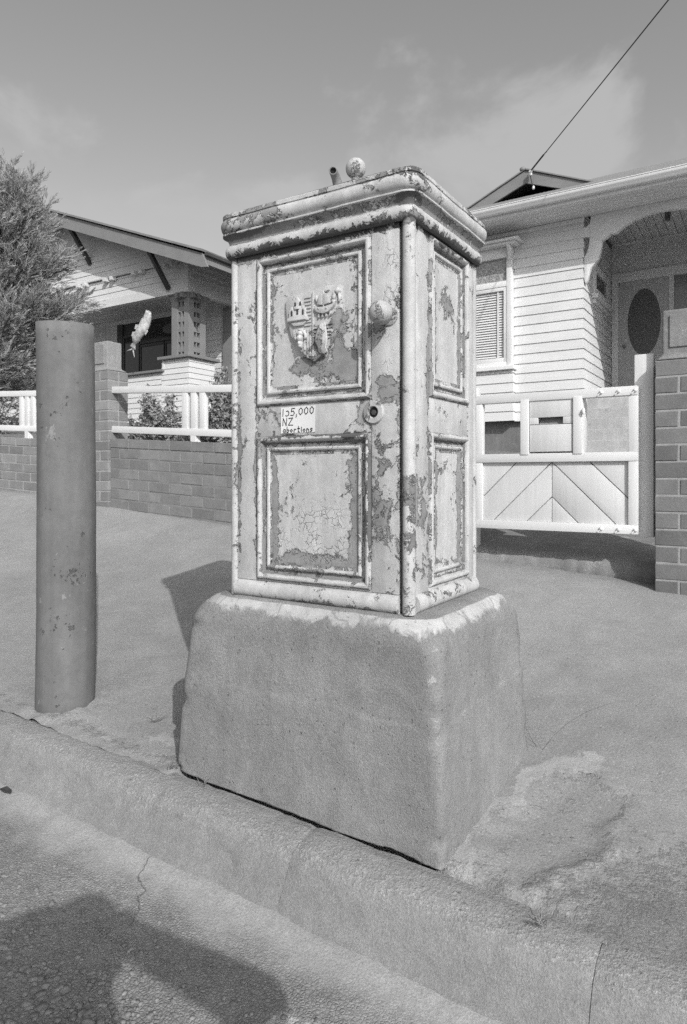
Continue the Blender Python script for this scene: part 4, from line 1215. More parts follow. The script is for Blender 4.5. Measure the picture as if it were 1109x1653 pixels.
brick_wall('brick_wall', 'low brick wall with pale mortar joints running behind the bollard', -9.2, -5.10, 3.92, .19, wall_z, wt_l, .054, M_brickl, M_mortar)

def fence(label, xa, xb, y, t1, t2, slope, trios):
    """two white rails and trios of short uprights standing on a small foot"""
    root = empty('rail_fence', ((xa + xb) / 2, y, t2 - .2), label, 'fence')
    f = lambda z, x: z - slope * (x - xa)
    for (zt, hh, dd) in ((t1, .056, .052), (t2, .056, .052)):
        m = MB()
        m.add([(x, yy, f(zz, x)) for x in (xa, xb) for (yy, zz) in ((y - dd / 2, zt - hh), (y + dd / 2, zt - hh), (y + dd / 2, zt), (y - dd / 2, zt))],
              [(0, 1, 2, 3), (7, 6, 5, 4), (0, 4, 5, 1), (1, 5, 6, 2), (2, 6, 7, 3), (3, 7, 4, 0)])
        m.build('rail', M_white, root, bevel=.004, smooth=40)
    for c in trios:
        for dx in (-.094, 0, .094):
            x = c + dx
            MB().box(x - .030, x + .030, y - .022, y + .018, f(t2, x) - .01, f(t1, x) - .052).build('upright', M_whitez, root, bevel=.003, smooth=40)
        m = MB(); zt = f(t2, c) - .056; zb = zt - .085
        m.prism([(c - .028, zt + .004), (c + .028, zt + .004), (c + .028, zb), (c - .028, zb)], .05, 'Y', y - .025)
        m.build('foot', M_whitez, root, bevel=.002)
        MB().prism([(c + .028, zt - .01), (c + .062, zb), (c + .028, zb)], .03, 'Y', y - .015).build('foot_wedge', M_whitez, root)
    adopt(root)
fence('white timber rail fence on the dull painted wall beside the iron cabinet', -4.775, -2.03, 3.84, 1.768, 1.431, .060, [-3.805, -2.75])
fence('white timber rail fence on the pale jointed wall behind the bollard', -9.2, -5.06, 3.98, 2.013, 1.668, .056, [-6.21, -7.9])

# ------------------------------------------------------------------ gate and gate post
def gate():
    gx0, gx1, gy = -1.530, -.606, 3.90
    zb, zt = .688, 1.487
    root = empty('garden_gate', ((gx0 + gx1) / 2, gy, zb), 'white boarded garden gate with chevron panel and letter slot', 'gate')
    t = .045
    def bx(name, x0, x1, z0, z1, d0=0.0, d1=t, mat=M_white, bev=.003, parent=root):
        return MB().box(x0, x1, gy + d0, gy + d1, z0, z1).build(name, mat, parent, bevel=bev, smooth=40)
    bx('rail', gx0, gx1, zt - .050, zt, -.004, t)
    bx('rail', gx0, gx1, 1.083, 1.133, -.004, t)
    bx('rail', gx0, gx1, zb, .738, -.004, t)
    for (a, b_) in ((gx0, gx0 + .052), (gx1 - .048, gx1)):
        bx('stile', a, b_, .738, 1.083, 0, t, M_whitez); bx('stile', a, b_, 1.133, zt - .05, 0, t, M_whitez)
    for (a, b_) in ((-1.242, -1.194), (-.942, -.893)):
        bx('muntin', a, b_, 1.126, 1.447, -.010, .12, M_whitez)
    # letter box
    lb = bx('letterbox_front', -1.190, -.946, 1.315, 1.440, .004, .022, M_gatep, .002)
    # notch for the slot: the upper board is split round it
    bpy.data.objects.remove(lb)
    sx0, sx1, sz0, sz1 = -1.142, -1.000, 1.300, 1.340
    bx('letterbox_board', -1.190, -.946, sz1, 1.440, .004, .022, M_gatep, .0015)
    bx('letterbox_board', -1.190, sx0, sz0 + .001, sz1 - .0005, .004, .022, M_gatep, .0008)
    bx('letterbox_board', sx1, -.946, sz0 + .001, sz1 - .0005, .004, .022, M_gatep, .0008)
    bx('letterbox_board', -1.190, -.946, 1.142, sz0 - .003, .001, .022, M_gatep, .0025)
    m = MB(); m.add([(sx0, gy + .03, sz0), (sx1, gy + .03, sz0), (sx1 - .004, gy + .055, sz1 + .01), (sx0 + .004, gy + .055, sz1 + .01)], [(0, 1, 2, 3)])
    fl = m.build('slot_flap', M_cap, root, recalc=False); so = fl.modifiers.new('t', 'SOLIDIFY'); so.thickness = .003
    bx('letterbox_back', -1.190, -.946, 1.136, 1.44, .105, .115, M_gatep)
    # chevron boards: each between two parallel diagonals, clipped to the panel
    px0, px1, pz0, pz1 = gx0 + .052, gx1 - .048, .738, 1.083
    cxm = -1.066
    def clip(poly, a, b_, c):                       # keep a*x+b*z<=c
        out = []
        for i in range(len(poly)):
            p, q = poly[i], poly[(i + 1) % len(poly)]
            dp, dq = a * p[0] + b_ * p[1] - c, a * q[0] + b_ * q[1] - c
            if dp <= 0: out.append(p)
            if (dp < 0 < dq) or (dq < 0 < dp):
                tt = dp / (dp - dq); out.append((p[0] + (q[0] - p[0]) * tt, p[1] + (q[1] - p[1]) * tt))
        return out
    gap = .0035
    for side in (-1, 1):
        x0, x1 = (px0, cxm - gap / 2) if side < 0 else (cxm + gap / 2, px1)
        cuts = [-9, .883, 1.083, 1.290, 9]
        for k in range(4):
            poly = [(x0, pz0), (x1, pz0), (x1, pz1), (x0, pz1)]
            # value s = z + |x-cxm| is constant along a board joint
            lo, hi = cuts[k] + (gap if k else 0), cuts[k + 1] - gap
            poly = clip(poly, side, 1, hi + side * cxm)
            poly = clip(poly, -side, -1, -(lo + side * cxm))
            if len(poly) > 2:
                m = MB(); m.prism(poly, .018, 'Y', gy + .018 + (.0012 if k % 2 else 0)); m.build('diagonal_board', M_gatep, root, bevel=.0022, smooth=40)
    MB().box(px0 - .01, px1 + .01, gy + .0368, gy + .040, pz0 - .01, pz1 + .01).build('backing', M_gatep, root)
    # hinge bolts
    for z in (1.462, .712):
        for x in (-.792, -.702, -.617):
            m = MB(); m.lathe([(.011, -.004), (.011, .002), (.009, .008), (.004, .011), (.0005, .0115)], (x, gy - .004, z), 'Y', 12); m.build('bolt', M_white, root, smooth=50)
            MB().beam((x, gy - .008, z), (x - .018, gy - .010, z - .018), .007, .006).build('bolt_drip', M_white, root)
    MB().tube([(-.884, gy - .012, 1.375), (-.884, gy - .020, 1.36), (-.880, gy - .02, 1.345)], [.008, .010, .006], 10).build('latch', M_white, root, smooth=60)
    adopt(root)
    k = 3.80 / 3.90                                   # the gate hangs just behind the pillar's face
    root.scale = (k, k, k); root.location = (root.location.x * k, 3.80, 1 + (zb - 1) * k)
gate()
gp = empty('gate_post', (-.57, 3.90, .68), 'square white timber gate post beside the brick pillar', 'post')
MB().box(-.616, -.522, 3.855, 3.945, .680, 1.645).build('shaft', M_whitez, gp, bevel=.004, smooth=40)
m = MB(); z0, z1 = .70, 1.46
for k in range(24): pass
MB().box(-.521, -.5035, 3.88, 3.93, .80, 1.5).build('cleat', M_whitez, gp)
adopt(gp)
gp2 = empty('gate_post', (-1.60, 3.955, .50), 'square white timber latch post behind the iron cabinet', 'post')
MB().box(-1.64, -1.545, 3.952, 4.05, .45, 1.55).build('shaft', M_whitez, gp2, bevel=.004, smooth=40)
adopt(gp2)

# ------------------------------------------------------------------ weatherboards
def wboard(parent, axis, a, b_, plane, z, h, mat, m0=0.0, m1=0.0, t=.026, out=-1, name='weatherboard', top_f=None):
    """one bevel-backed board; axis 'X' lies in plane Y=plane facing -Y (out=-1), axis 'Y' lies in plane X=plane facing out"""
    sec = [(0, z - .012), (t, z - .012), (t, z - .006), (.009, z + h), (0, z + h)]
    P = []
    for (e, mt) in ((a, m0), (b_, m1)):
        for (n, zz) in sec:
            ee = e + mt * n
            P.append((ee, plane + out * n, zz) if axis == 'X' else (plane + out * n, ee, zz))
    Fs = [(0, 1, 2, 3, 4), (9, 8, 7, 6, 5)] + [(i, 5 + i, 5 + (i + 1) % 5, (i + 1) % 5) for i in range(5)]
    return MB().add(P, Fs).build(name, mat, parent)
def wall_of_boards(parent, axis, a, b_, plane, z0, z1, pitch, mat, m0=0, m1=0, out=-1, holes=(), lim=None):
    z = z0
    while z < z1 - .02:
        h = min(pitch, z1 - z)
        aa, bb = a, b_
        if lim:
            aa, bb = lim(z + h / 2)
            aa, bb = max(aa, a), min(bb, b_)
        segs = [(aa, bb)]
        for (ha, hb, hz0, hz1) in holes:
            if z + h * .5 > hz0 and z + h * .5 < hz1:
                segs = [q for s_ in segs for q in ((s_[0], min(s_[1], ha)), (max(s_[0], hb), s_[1])) if q[1] - q[0] > .02]
        for (p, q) in segs:
            wboard(parent, axis, p, q, plane, z, h, mat, m0 if p == aa else 0, m1 if q == bb else 0, out=out)
        z += pitch

# ------------------------------------------------------------------ right-hand house
def right_house():
    FY = 10.45; CXR = -2.39; BY = 12.55; PX1 = 1.6
    root = empty('bungalow', (-4, 11, 1.3), 'white weatherboard bungalow with arched porch and oval glass front door', 'house')
    pit = .150
    # core volumes behind the boards
    MB().box(-6.2, CXR - .002, FY + .002, 17, 1.95, 4.95).build('wall', M_board, root)
    MB().box(CXR - .001, PX1 + 2.5, BY + .002, 17, 1.95, 5.2).build('wall', M_board, root)
    MB().box(-6.2, CXR - .06, FY + .06, 17, .6, 1.95).build('footing', M_found, root)
    # front room boards and return into the porch
    z0 = 1.877 + .0
    wall_of_boards(root, 'X', -6.2, CXR, FY, z0, 4.80, pit, M_board, 0, 1.0, -1, holes=[(-5.6, -3.43, 0, 4.60)])
    wall_of_boards(root, 'Y', FY, BY, CXR, z0, 4.98, pit, M_board, -1.0, 0, 1, holes=[(11.16, 12.22, 3.80, 4.38)])
    wall_of_boards(root, 'X', CXR + .02, PX1, BY, 4.53, 5.10, pit, M_board, 0, 0, -1)
    # frieze mould under the soffit
    MB().box(-6.2, CXR + .03, FY - .040, FY - .001, 4.80, 4.862).build('frieze_mould', M_trim, root, bevel=.006)
    # eaves: soffit boards, fascia, gutter
    for k in range(5):
        y = 9.80 + k * .132
        MB().box(-6.6, 4.5, y + .003, y + .128, 4.868, 4.884).build('soffit_board', M_ceil, root, bevel=.002)
    MB().box(-6.6, 4.5, 9.775, 9.80, 4.855, 5.0).build('fascia', M_trim, root)
    gprof = [(9.775, 4.90), (9.705, 4.90), (9.690, 4.915), (9.682, 4.935), (9.668, 4.948), (9.660, 4.965), (9.660, 4.990), (9.652, 4.996), (9.655, 5.006), (9.668, 5.006), (9.672, 4.97), (9.70, 4.93), (9.775, 4.93)]
    m = MB(); m.prism(gprof, 11.1, 'X', -6.6); m.build('gutter_pipe', M_white, root, smooth=40)
    # roof of corrugated iron
    sl = .440
    def roof_sheet(name, x0, x1, ya, yb, za, zf):
        xs = np.arange(x0, x1 + .001, .019); m = MB()
        P = []
        for i, x in enumerate(xs):
            c = .008 * math.cos(2 * math.pi * x / .076)
            P += [(x, ya, za + c), (x, yb, za + zf * (yb - ya) + c)]
        m.add(P, [(2 * i, 2 * i + 2, 2 * i + 3, 2 * i + 1) for i in range(len(xs) - 1)])
        return m.build(name, M_iron_roof, root, smooth=180, recalc=False)
    rs = roof_sheet('roof', -6.7, 4.6, 9.70, 14.3, 5.02, sl)
    MB().add([(-6.7, 14.3, 5.02 + sl * 4.6), (4.6, 14.3, 5.02 + sl * 4.6), (4.6, 18.6, 5.1), (-6.7, 18.6, 5.1)], [(0, 1, 2, 3)]).build('roof', M_iron_roof, root)
    MB().add([(-6.7, 9.75, 4.99), (-6.7, 14.3, 5.0 + sl * 4.6), (-6.7, 18.6, 5.05)], [(0, 1, 2)]).build('gable_end', M_board, root, recalc=False)
    MB().add([(4.6, 9.75, 4.99), (4.6, 14.3, 5.0 + sl * 4.6), (4.6, 18.6, 5.05)], [(0, 2, 1)]).build('gable_end', M_board, root, recalc=False)
    # gablet with dark vent
    ax, az, gy = -3.577, 6.262, 11.5
    def gz(x): return az - .425 * abs(x - ax)
    hw = 1.16
    for s_ in (-1, 1):
        xo = ax + s_ * hw
        poly = [(ax, az), (xo, gz(xo)), (xo, gz(xo) - .17), (ax, az - .215)]
        b_ = MB().prism(poly if s_ < 0 else poly[::-1], .035, 'Y', gy).build('bargeboard', M_grey, root, bevel=.003)
        m = MB(); m.add([(ax, gy - .03, az + .022), (xo + s_ * .05, gy - .03, gz(xo) - .005), (xo + s_ * .05, 15.5, gz(xo) - .005), (ax, 15.5, az + .022)], [(0, 1, 2, 3)])
        o = m.build('gablet_roof', M_iron_roof, root, recalc=False); so = o.modifiers.new('t', 'SOLIDIFY'); so.thickness = .02; so.offset = 0
    MB().prism([(ax - hw + .1, 5.70), (ax + hw - .1, 5.70), (ax + .02, az - .10), (ax - .02, az - .10)], .02, 'Y', gy + .55).build('vent', M_black, root)
    MB().lathe([(.05, 0), (.055, .03), (.03, .06), (.001, .07)], (ax - .05, gy, az + .01), 'Z', 12).build('ridge_cap', M_iron_roof, root, smooth=40)
    # boxed bay window with hood and shutters
    bx0, bx1, by = -5.55, -3.43, FY - .13
    bay = MB().box(bx0, bx1, by + .03, FY + .01, 1.90, 2.672).build('bay_base', M_board, root)
    z = 1.885
    while z < 2.64:
        wboard(bay, 'X', bx0, bx1, by + .03, z, min(.15, 2.67 - z), M_white, 0, 1.0)
        wboard(bay, 'Y', by + .03, FY, bx1, z, min(.15, 2.67 - z), M_white, -1.0, 0, out=1)
        z += .15
    MB().box(bx0 - .05, bx1 + .05, by - .05, FY, 2.672, 2.735).build('sill', M_trim, root, bevel=.008)
    win = MB().box(bx0, bx1, FY - .02, FY + .01, 2.735, 4.55).build('window', M_found, root)
    def wf(name, x0, x1, z0_, z1_, d0, d1, mat=M_whitez, bev=.003): return MB().box(x0, x1, by + d0, by + d1, z0_, z1_).build(name, mat, win, bevel=bev, smooth=40)
    wf('frame', bx1 - .085, bx1, 2.7352, 4.60, 0, .129)
    wf('frame', bx0, bx0 + .085, 2.7352, 4.60, 0, .129)
    wf('transom', bx0 + .085, bx1 - .085, 3.985, 4.075, .002, .10, M_white)
    wf('head', bx0 + .085, bx1 - .085, 4.44, 4.60, .002, .10, M_white)
    wf('frame', bx0 + .085, bx1 - .085, 2.7352, 2.80, .004, .09, M_white)
    nlt = 3; wl_ = (bx1 - bx0 - .17) / nlt
    for k in range(nlt):
        x0 = bx0 + .085 + k * wl_; x1 = x0 + wl_
        if k: wf('mullion', x0 - .04, x0 + .04, 2.80, 4.44, .003, .10)
        xa, xb = x0 + .042, x1 - .0
        xb -= .042 if k < nlt - 1 else 0
        MB().box(xa, xb, by + .055, by + .060, 4.075, 4.44).build('fanlight', M_lead, win)
        wf('sash', xa, xa + .05, 2.80, 3.985, .012, .06); wf('sash', xb - .05, xb, 2.80, 3.985, .012, .06)
        wf('sash', xa + .05, xb - .05, 2.80, 2.87, .012, .06, M_white); wf('sash', xa + .05, xb - .05, 3.925, 3.985, .012, .06, M_white)
        MB().box(xa + .05, xb - .05, by + .036, by + .040, 2.87, 3.925).build('pane', M_glass, win) if False else None
        zz = 2.885
        while zz < 3.90:
            m = MB(); m.add([(xa + .055, by + .040, zz), (xb - .055, by + .040, zz), (xb - .055, by + .066, zz + .040), (xa + .055, by + .066, zz + .040)], [(0, 1, 2, 3)])
            o = m.build('louvre', M_blind, win, recalc=False); so = o.modifiers.new('t', 'SOLIDIFY'); so.thickness = .006
            zz += .040
        MB().box(xb - .062 - .10, xb - .062 - .07, by + .030, by + .039, 2.87, 3.925).build('shutter_stile', M_blind, win)
    # hood over the bay
    MB().box(bx0 - .10, bx1 + .16, by - .20, FY - .028, 4.64, 4.672).build('hood', M_trim, root, bevel=.006)
    MB().box(bx0 - .06, bx1 + .10, by - .14, FY - .029, 4.602, 4.638).build('hood_mould', M_trim, root, bevel=.006)
    for x in (bx1 - .02, bx0 + .06):
        MB().prism([(by - .13, 4.60), (by + .0, 4.60), (by + .0, 4.36), (by - .03, 4.40), (by - .07, 4.52)], .05, 'X', x - .03).build('hood_bracket', M_trim, root, bevel=.005)
    # arched porch beam with bracket
    top = 4.866
    arch = [(-1.991, 4.559), (-1.912, 4.547), (-1.86, 4.585), (-1.807, 4.623), (-1.67, 4.688), (-1.501, 4.731), (-1.335, 4.745), (-1.172, 4.740), (-1.0, 4.718), (-.85, 4.68), (-.70, 4.62), (-.60, 4.56), (-.55, 4.547), (-.47, 4.559)]
    bt = .10
    L = [(-2.269, top)] + [(-2.269, 4.824), (-2.287, 4.752), (-2.27, 4.66), (-2.27, 4.56), (-2.106, 4.468), (-2.044, 4.507), (-2.0, 4.536)]
    beam = [(-2.269, top), (-2.269, 4.824), (-2.280, 4.752), (-2.28, 4.552), (-2.108, 4.468), (-2.044, 4.507), (-2.0, 4.536)] + arch + [(-.47, top)]
    MB().prism(beam[::-1], bt, 'Y', FY - .02).build('arch_beam', M_trim, root, bevel=.004, smooth=40)
    MB().prism([(-2.388, 4.574), (-2.2805, 4.5525), (-2.2805, 4.752), (-2.333, 4.714), (-2.388, 4.707)], bt - .01, 'Y', FY - .015).build('arch_strut', M_trim, root, bevel=.003)
    br = [(-2.2795, 4.5515), (-2.1085, 4.467), (-2.115, 4.399), (-2.128, 4.33), (-2.142, 4.263), (-2.165, 4.21), (-2.196, 4.168), (-2.26, 4.103), (-2.285, 4.05), (-2.296, 4.015), (-2.314, 3.923), (-2.345, 3.875),
          (-2.362, 3.93), (-2.362, 4.01), (-2.364, 4.164), (-2.362, 4.255), (-2.335, 4.31), (-2.314, 4.359), (-2.298, 4.41), (-2.291, 4.45)]
    MB().prism(br, bt - .004, 'Y', FY - .018).build('arch_bracket', M_trim, root, bevel=.003, smooth=40)
    MB().box(-.47, -.2, FY - .02, FY + .2, 1.9, top).build('porch_pier', M_trim, root, bevel=.004)
    wall_of_boards(root, 'X', -.21, 4.5, FY, 1.877, 4.86, pit, M_board)
    MB().box(-.2, 4.5, FY + .002, BY, 1.2, 4.9).build('wall', M_board, root)
    # porch ceiling boards
    k = 0; x = CXR + .03
    while x < -.25:
        MB().box(x + .004, x + .126, FY + .085, BY - .01, 5.06, 5.08).build('ceiling_board', M_ceil, root, bevel=.003); x += .13
    MB().box(CXR, -.2, FY + .08, BY, 5.082, 5.10).build('ceiling', M_ceil, root)
    MB().box(CXR + .03, -.2, BY - .035, BY - .001, 5.02, 5.06).build('ceiling_mould', M_trim, root, bevel=.006)
    # porch lamp
    lp = MB().lathe([(.055, 0), (.055, -.015), (.03, -.02)], (-1.30, 11.0, 4.95), 'Z', 16).build('porch_lamp', M_dark_iron, root, smooth=40)
    MB().lathe([(.040, -.021), (.042, -.05), (.036, -.17), (.001, -.175)], (-1.30, 11.0, 4.95), 'Z', 8).build('shade', M_lamp, lp, smooth=30)
    MB().tube([(-1.30, 11.0, 4.949), (-1.30, 11.0, 5.061)], .008, 6).build('rod', M_dark_iron, lp)
    # side window of the porch
    sw = MB().box(CXR + .002, CXR + .02, 11.16, 12.02, 3.97, 4.23).build('side_window', M_glass, root)
    for (y0, y1, z0_, z1_) in ((11.06, 11.16, 3.86, 4.36), (12.02, 12.22, 3.86, 4.36), (11.16, 12.02, 4.23, 4.36), (11.16, 12.02, 3.86, 3.97)):
        MB().box(CXR + .001, CXR + .055, y0, y1, z0_, z1_).build('frame', M_trim, sw, bevel=.003)
    MB().box(CXR + .001, CXR + .11, 11.0, 12.3, 3.79, 3.855).build('sill', M_trim, sw, bevel=.006)
    MB().box(CXR + .001, CXR + .06, 11.04, 12.26, 3.72, 3.788).build('apron', M_trim, sw, bevel=.005)
    # door case
    dy = BY - .06
    dc = MB().box(-2.365, -2.254, dy, BY - .001, 2.30, 4.525).build('door_frame', M_trim, root, bevel=.005)
    MB().box(-2.254, 1.2, dy, BY - .001, 4.367, 4.525).build('head', M_trim, dc, bevel=.005)
    MB().box(-1.456, -1.378, dy + .005, BY - .002, 2.30, 4.367).build('mullion', M_trim, dc, bevel=.004)
    # front door: a leaf with an oval opening and its glass
    door = empty('door', (0, 0, 0)); bpy.data.objects.remove(door)
    cxo, czo, ra, rb = -1.845, 3.645, .262, .570
    x0, x1, zb, zt = -2.252, -1.458, 2.32, 4.365
    n = 64; ring_o = []; ring_i = []
    for k in range(n):
        a = 2 * math.pi * k / n; c, s_ = math.cos(a), math.sin(a)
        tt = min((x1 - cxo) / c if c > 1e-6 else 1e9, (x0 - cxo) / c if c < -1e-6 else 1e9, (zt - czo) / s_ if s_ > 1e-6 else 1e9, (zb - czo) / s_ if s_ < -1e-6 else 1e9)
        ring_o.append((cxo + c * tt, czo + s_ * tt)); ring_i.append((cxo + ra * c, czo + rb * s_))
    y_f, y_b = BY - .040, BY - .004
    P = [(p[0], y_f, p[1]) for p in ring_o] + [(p[0], y_f, p[1]) for p in ring_i] + [(p[0], y_b, p[1]) for p in ring_i]
    Fs = [(k, (k + 1) % n, n + (k + 1) % n, n + k) for k in range(n)] + [(n + k, n + (k + 1) % n, 2 * n + (k + 1) % n, 2 * n + k) for k in range(n)]
    d = MB().add(P, Fs).build('door', M_door, root, recalc=False)
    MB().prism([(cxo + (ra + .001) * math.cos(2 * math.pi * k / n), czo + (rb + .001) * math.sin(2 * math.pi * k / n)) for k in range(n)], .006, 'Y', BY - .020).build('oval_glass', M_obscure, d)
    MB().lathe([(.03, 0), (.03, .01), (.012, .02), (.025, .05), (.001, .06)], (x0 + .09, y_f, 3.25), 'Y', 14).build('handle', M_primer, d, smooth=40)
    MB().box(-1.378, -.75, BY - .03, BY - .02, 2.9, 4.367).build('sidelight', M_glassg, root)
    MB().box(-1.378, -.75, BY - .031, BY - .01, 2.30, 2.9).build('sidelight_panel', M_door, root)
    MB().box(-.75, -.65, dy, BY - .002, 2.30, 4.367).build('door_frame', M_trim, root)
    # porch floor and steps
    MB().box(CXR + .03, -.2, FY - .02, BY, 1.2, 2.28).build('porch_floor', M_step, root, bevel=.006)
    nst = 6
    for k in range(nst):
        zt = 2.28 - (k + 1) * .165
        MB().box(-2.30, -.75, FY - .02 - .30 * (k + 1), FY - .02 - .30 * k - .001, .9, zt).build('step', M_step, root, bevel=.008)
    MB().box(-2.44, -2.301, FY - 1.9, FY - .04, .9, 1.90).build('step_wall', M_found, root, bevel=.01)
    adopt(root)
right_house()

# ------------------------------------------------------------------ left-hand house
def left_house():
    FY = 11.30; CXL = -11.42; RX = -16.07; RZ = 7.97; sl = .372
    root = empty('bungalow', (-15, 12, 2.2), 'gabled weatherboard bungalow with grey bargeboard and porch post behind the fir tree', 'house')
    rake = lambda x: RZ - sl * abs(x - RX)                # top of roof at the barge
    EX = -10.30
    yb = 10.60
    # roof planes
    for s_ in (1, -1):
        xe = RX + s_ * (EX - RX)
        m = MB(); m.add([(RX, yb - .06, RZ + .02), (xe + s_ * .06, yb - .06, rake(xe) - .0), (xe + s_ * .06, 20, rake(xe)), (RX, 20, RZ + .02)], [(0, 1, 2, 3)])
        o = m.build('roof', M_iron_roof, root, recalc=False); so = o.modifiers.new('t', 'SOLIDIFY'); so.thickness = .045; so.offset = 0
        poly = [(RX, RZ - .02), (xe, rake(xe) - .04), (xe + s_ * .16, rake(xe) - .36) if s_ > 0 else (xe, rake(xe) - .36), (xe - s_ * .02, rake(xe) - .34), (RX, RZ - .34)]
        MB().prism(poly[::-1] if s_ > 0 else poly, .045, 'Y', yb).build('bargeboard', M_grey, root, bevel=.004)
    # soffit lining under the verge
    for s_ in (1, -1):
        xe = RX + s_ * (EX - RX)
        m = MB(); m.add([(RX, yb + .046, RZ - .10), (xe, yb + .046, rake(xe) - .10), (xe, FY + .3, rake(xe) - .10), (RX, FY + .3, RZ - .10)], [(0, 1, 2, 3)])
        o = m.build('soffit', M_darkwood, root, recalc=False); so = o.modifiers.new('t', 'SOLIDIFY'); so.thickness = .02
    # gutter along the side eave
    MB().prism([(EX + .05, rake(EX) - .10), (EX + .12, rake(EX) - .10), (EX + .13, rake(EX) - .03), (EX + .05, rake(EX) - .03)], 9, 'Y', yb + .02).build('eave_gutter', M_darkwood, root, bevel=.01)
    MB().box(EX + .0, EX + .035, yb + .05, 20, rake(EX) - .26, rake(EX) - .05).build('fascia', M_grey, root)
    pit = .150
    lim = lambda z: (RX - (RZ - .12 - z) / sl, min(CXL + .02, RX + (RZ - .12 - z) / sl))
    # gable: the upper part stands proud of the lower and rests on paired blocks
    zl = 6.05
    gw = MB().prism([(RX - (RZ - .15 - zl) / sl, zl), (CXL - .02, zl), (CXL - .02, rake(CXL) - .2), (RX, RZ - .2)][::-1], .10, 'Y', FY - .04).build('gable_wall', M_greyb, root)
    wall_of_boards(gw, 'X', -22, CXL, FY - .045, zl + .01, RZ - .3, pit, M_greyb, lim=lambda z: (lim(z)[0] + .05, min(lim(z)[1], CXL - .01)))
    MB().box(-21.5, CXL + .03, FY - .085, FY - .02, zl - .045, zl).build('string_mould', M_greyb, root, bevel=.008)
    for xb in (-11.95, -13.02, -14.08, -15.14, -16.2):
        for dx in (-.13, .13):
            MB().box(xb + dx - .055, xb + dx + .055, FY - .16, FY - .02, zl - .14, zl - .046).build('joist_block', M_greyb, root, bevel=.006)
    # frieze boards down to the beam
    lf = MB().box(-21, CXL - .02, FY + .002, FY + .12, 5.30, zl - .05).build('frieze', M_greyb, root)
    wall_of_boards(lf, 'X', -21, CXL, FY, 5.50, zl - .05, pit, M_greyb, 0, 1.0)
    MB().box(-21, CXL + .02, FY - .035, FY + .13, 5.285, 5.495).build('porch_beam', M_greyb, root, bevel=.006)
    rf = MB().box(CXL - .12, CXL - .002, FY + .122, 14.5, 5.30, 6.0).build('frieze', M_greyb, root)
    z = 5.50
    while z < 6.1:
        wboard(rf, 'Y', FY, 14.5, CXL, z, .15, M_greyb, -1.0, 0, out=1); z += .15
    MB().box(CXL - .13, CXL + .035, FY + .131, 14.5, 5.285, 5.495).build('porch_beam', M_greyb, root, bevel=.006)
    # knee braces from wall to bargeboard
    for (xa) in (-12.0, -14.85):
        zt_ = rake(xa) - .25
        MB().beam((xa - .05, yb + .06, zt_), (xa + .0, FY - .05, zt_ - .80), .09, .10, (0, 1, .2)).build('knee_brace', M_darkwood, root, bevel=.006)
        MB().box(xa - .06, xa + .05, yb + .045, FY, zt_ + .0, zt_ + .10).build('brace_arm', M_greyb, root, bevel=.006)
    # porch: ceiling, back wall, window
    BY = 13.0
    MB().box(-21, CXL - .14, FY + .13, BY + 4, 5.50, 5.54).build('porch_ceiling', M_greyb, root)
    MB().box(-21, -11.50, BY + .03, BY + .2, 2.2, 5.5).build('wall', M_greyb, root)
    wall_of_boards(root, 'X', -21, -11.48, BY + .03, 2.9, 5.45, pit, M_board, holes=[(-15.93, -13.15, 3.0, 5.42)])
    MB().box(-21, -11.48, BY - .02, BY + .028, 5.35, 5.495).build('head_mould', M_greyb, root, bevel=.004)
    w = MB().box(-15.92, -13.15, BY + .0, BY + .029, 3.0, 5.36).build('porch_window', M_darkwood, root)
    MB().box(-15.93, -15.70, BY - .05, BY - .001, 3.0, 5.35).build('frame', M_darkwood, w, bevel=.006)
    for (a, b_, c, d) in ((-15.64, -15.05, 3.55, 4.95), (-14.95, -14.05, 3.75, 4.62), (-13.95, -13.30, 3.75, 4.62), (-14.95, -13.30, 4.78, 5.25)):
        MB().box(a, b_, BY - .012, BY - .001, c, d).build('pane', M_glass, w)
        for (e, f, g_, h_) in ((a - .07, a, c - .07, d + .07), (b_, b_ + .07, c - .07, d + .07), (a, b_, d, d + .07), (a, b_, c - .07, c)):
            MB().box(e, f, BY - .035, BY - .002, g_, h_).build('glazing_bar', M_darkwood, w, bevel=.004)
    # an oval leadlight
    MB().prism([(-13.75 + .33 * math.cos(a * .26), 5.02 + .14 * math.sin(a * .26)) for a in range(24)], .012, 'Y', BY - .03).build('oval_light', M_obscure, w)
    MB().box(-21, -11.55, BY + .21, 20, 2.3, 6.0).build('wall', M_greyb, root)
    # half wall with cap, and the pier under the post
    hw_ = MB().box(-21, -12.30, FY + .03, FY + .20, 2.2, 3.49).build('half_wall', M_white, root)
    z = 2.30
    while z < 3.47:
        wboard(hw_, 'X', -21, -12.30, FY + .03, z, min(.13, 3.49 - z), M_white); z += .13
    MB().box(-21, -12.20, FY - .07, FY + .28, 3.491, 3.548).build('wall_cap', M_grey, root, bevel=.008)
    pr = MB().box(-12.27, CXL + .0, FY + .02, 12.16, 2.2, 3.75).build('pier', M_white, root)
    z = 2.26
    while z < 3.74:
        h = min(.13, 3.76 - z)
        wboard(pr, 'X', -12.27, CXL, FY + .02, z, h, M_white, -1, 1.0); wboard(pr, 'Y', FY + .02, 12.16, CXL, z, h, M_white, -1, 0, out=1); z += .13
    MB().box(-12.27 - .001, -12.22, FY - .012, FY + .03, 3.5, 3.755).build('pier_stop', M_white, root)
    MB().box(-12.36, CXL + .11, FY - .09, 12.26, 3.765, 3.835).build('pier_cap', M_grey, root, bevel=.01)
    # laddered corner post
    t = .10
    po = empty('post_anchor', (0, 0, 0)); bpy.data.objects.remove(po)
    P1 = MB().box(-11.60, CXL - .02, FY + .04, FY + .21, 3.836, 5.285).build('corner_post', M_grey, root, bevel=.006)
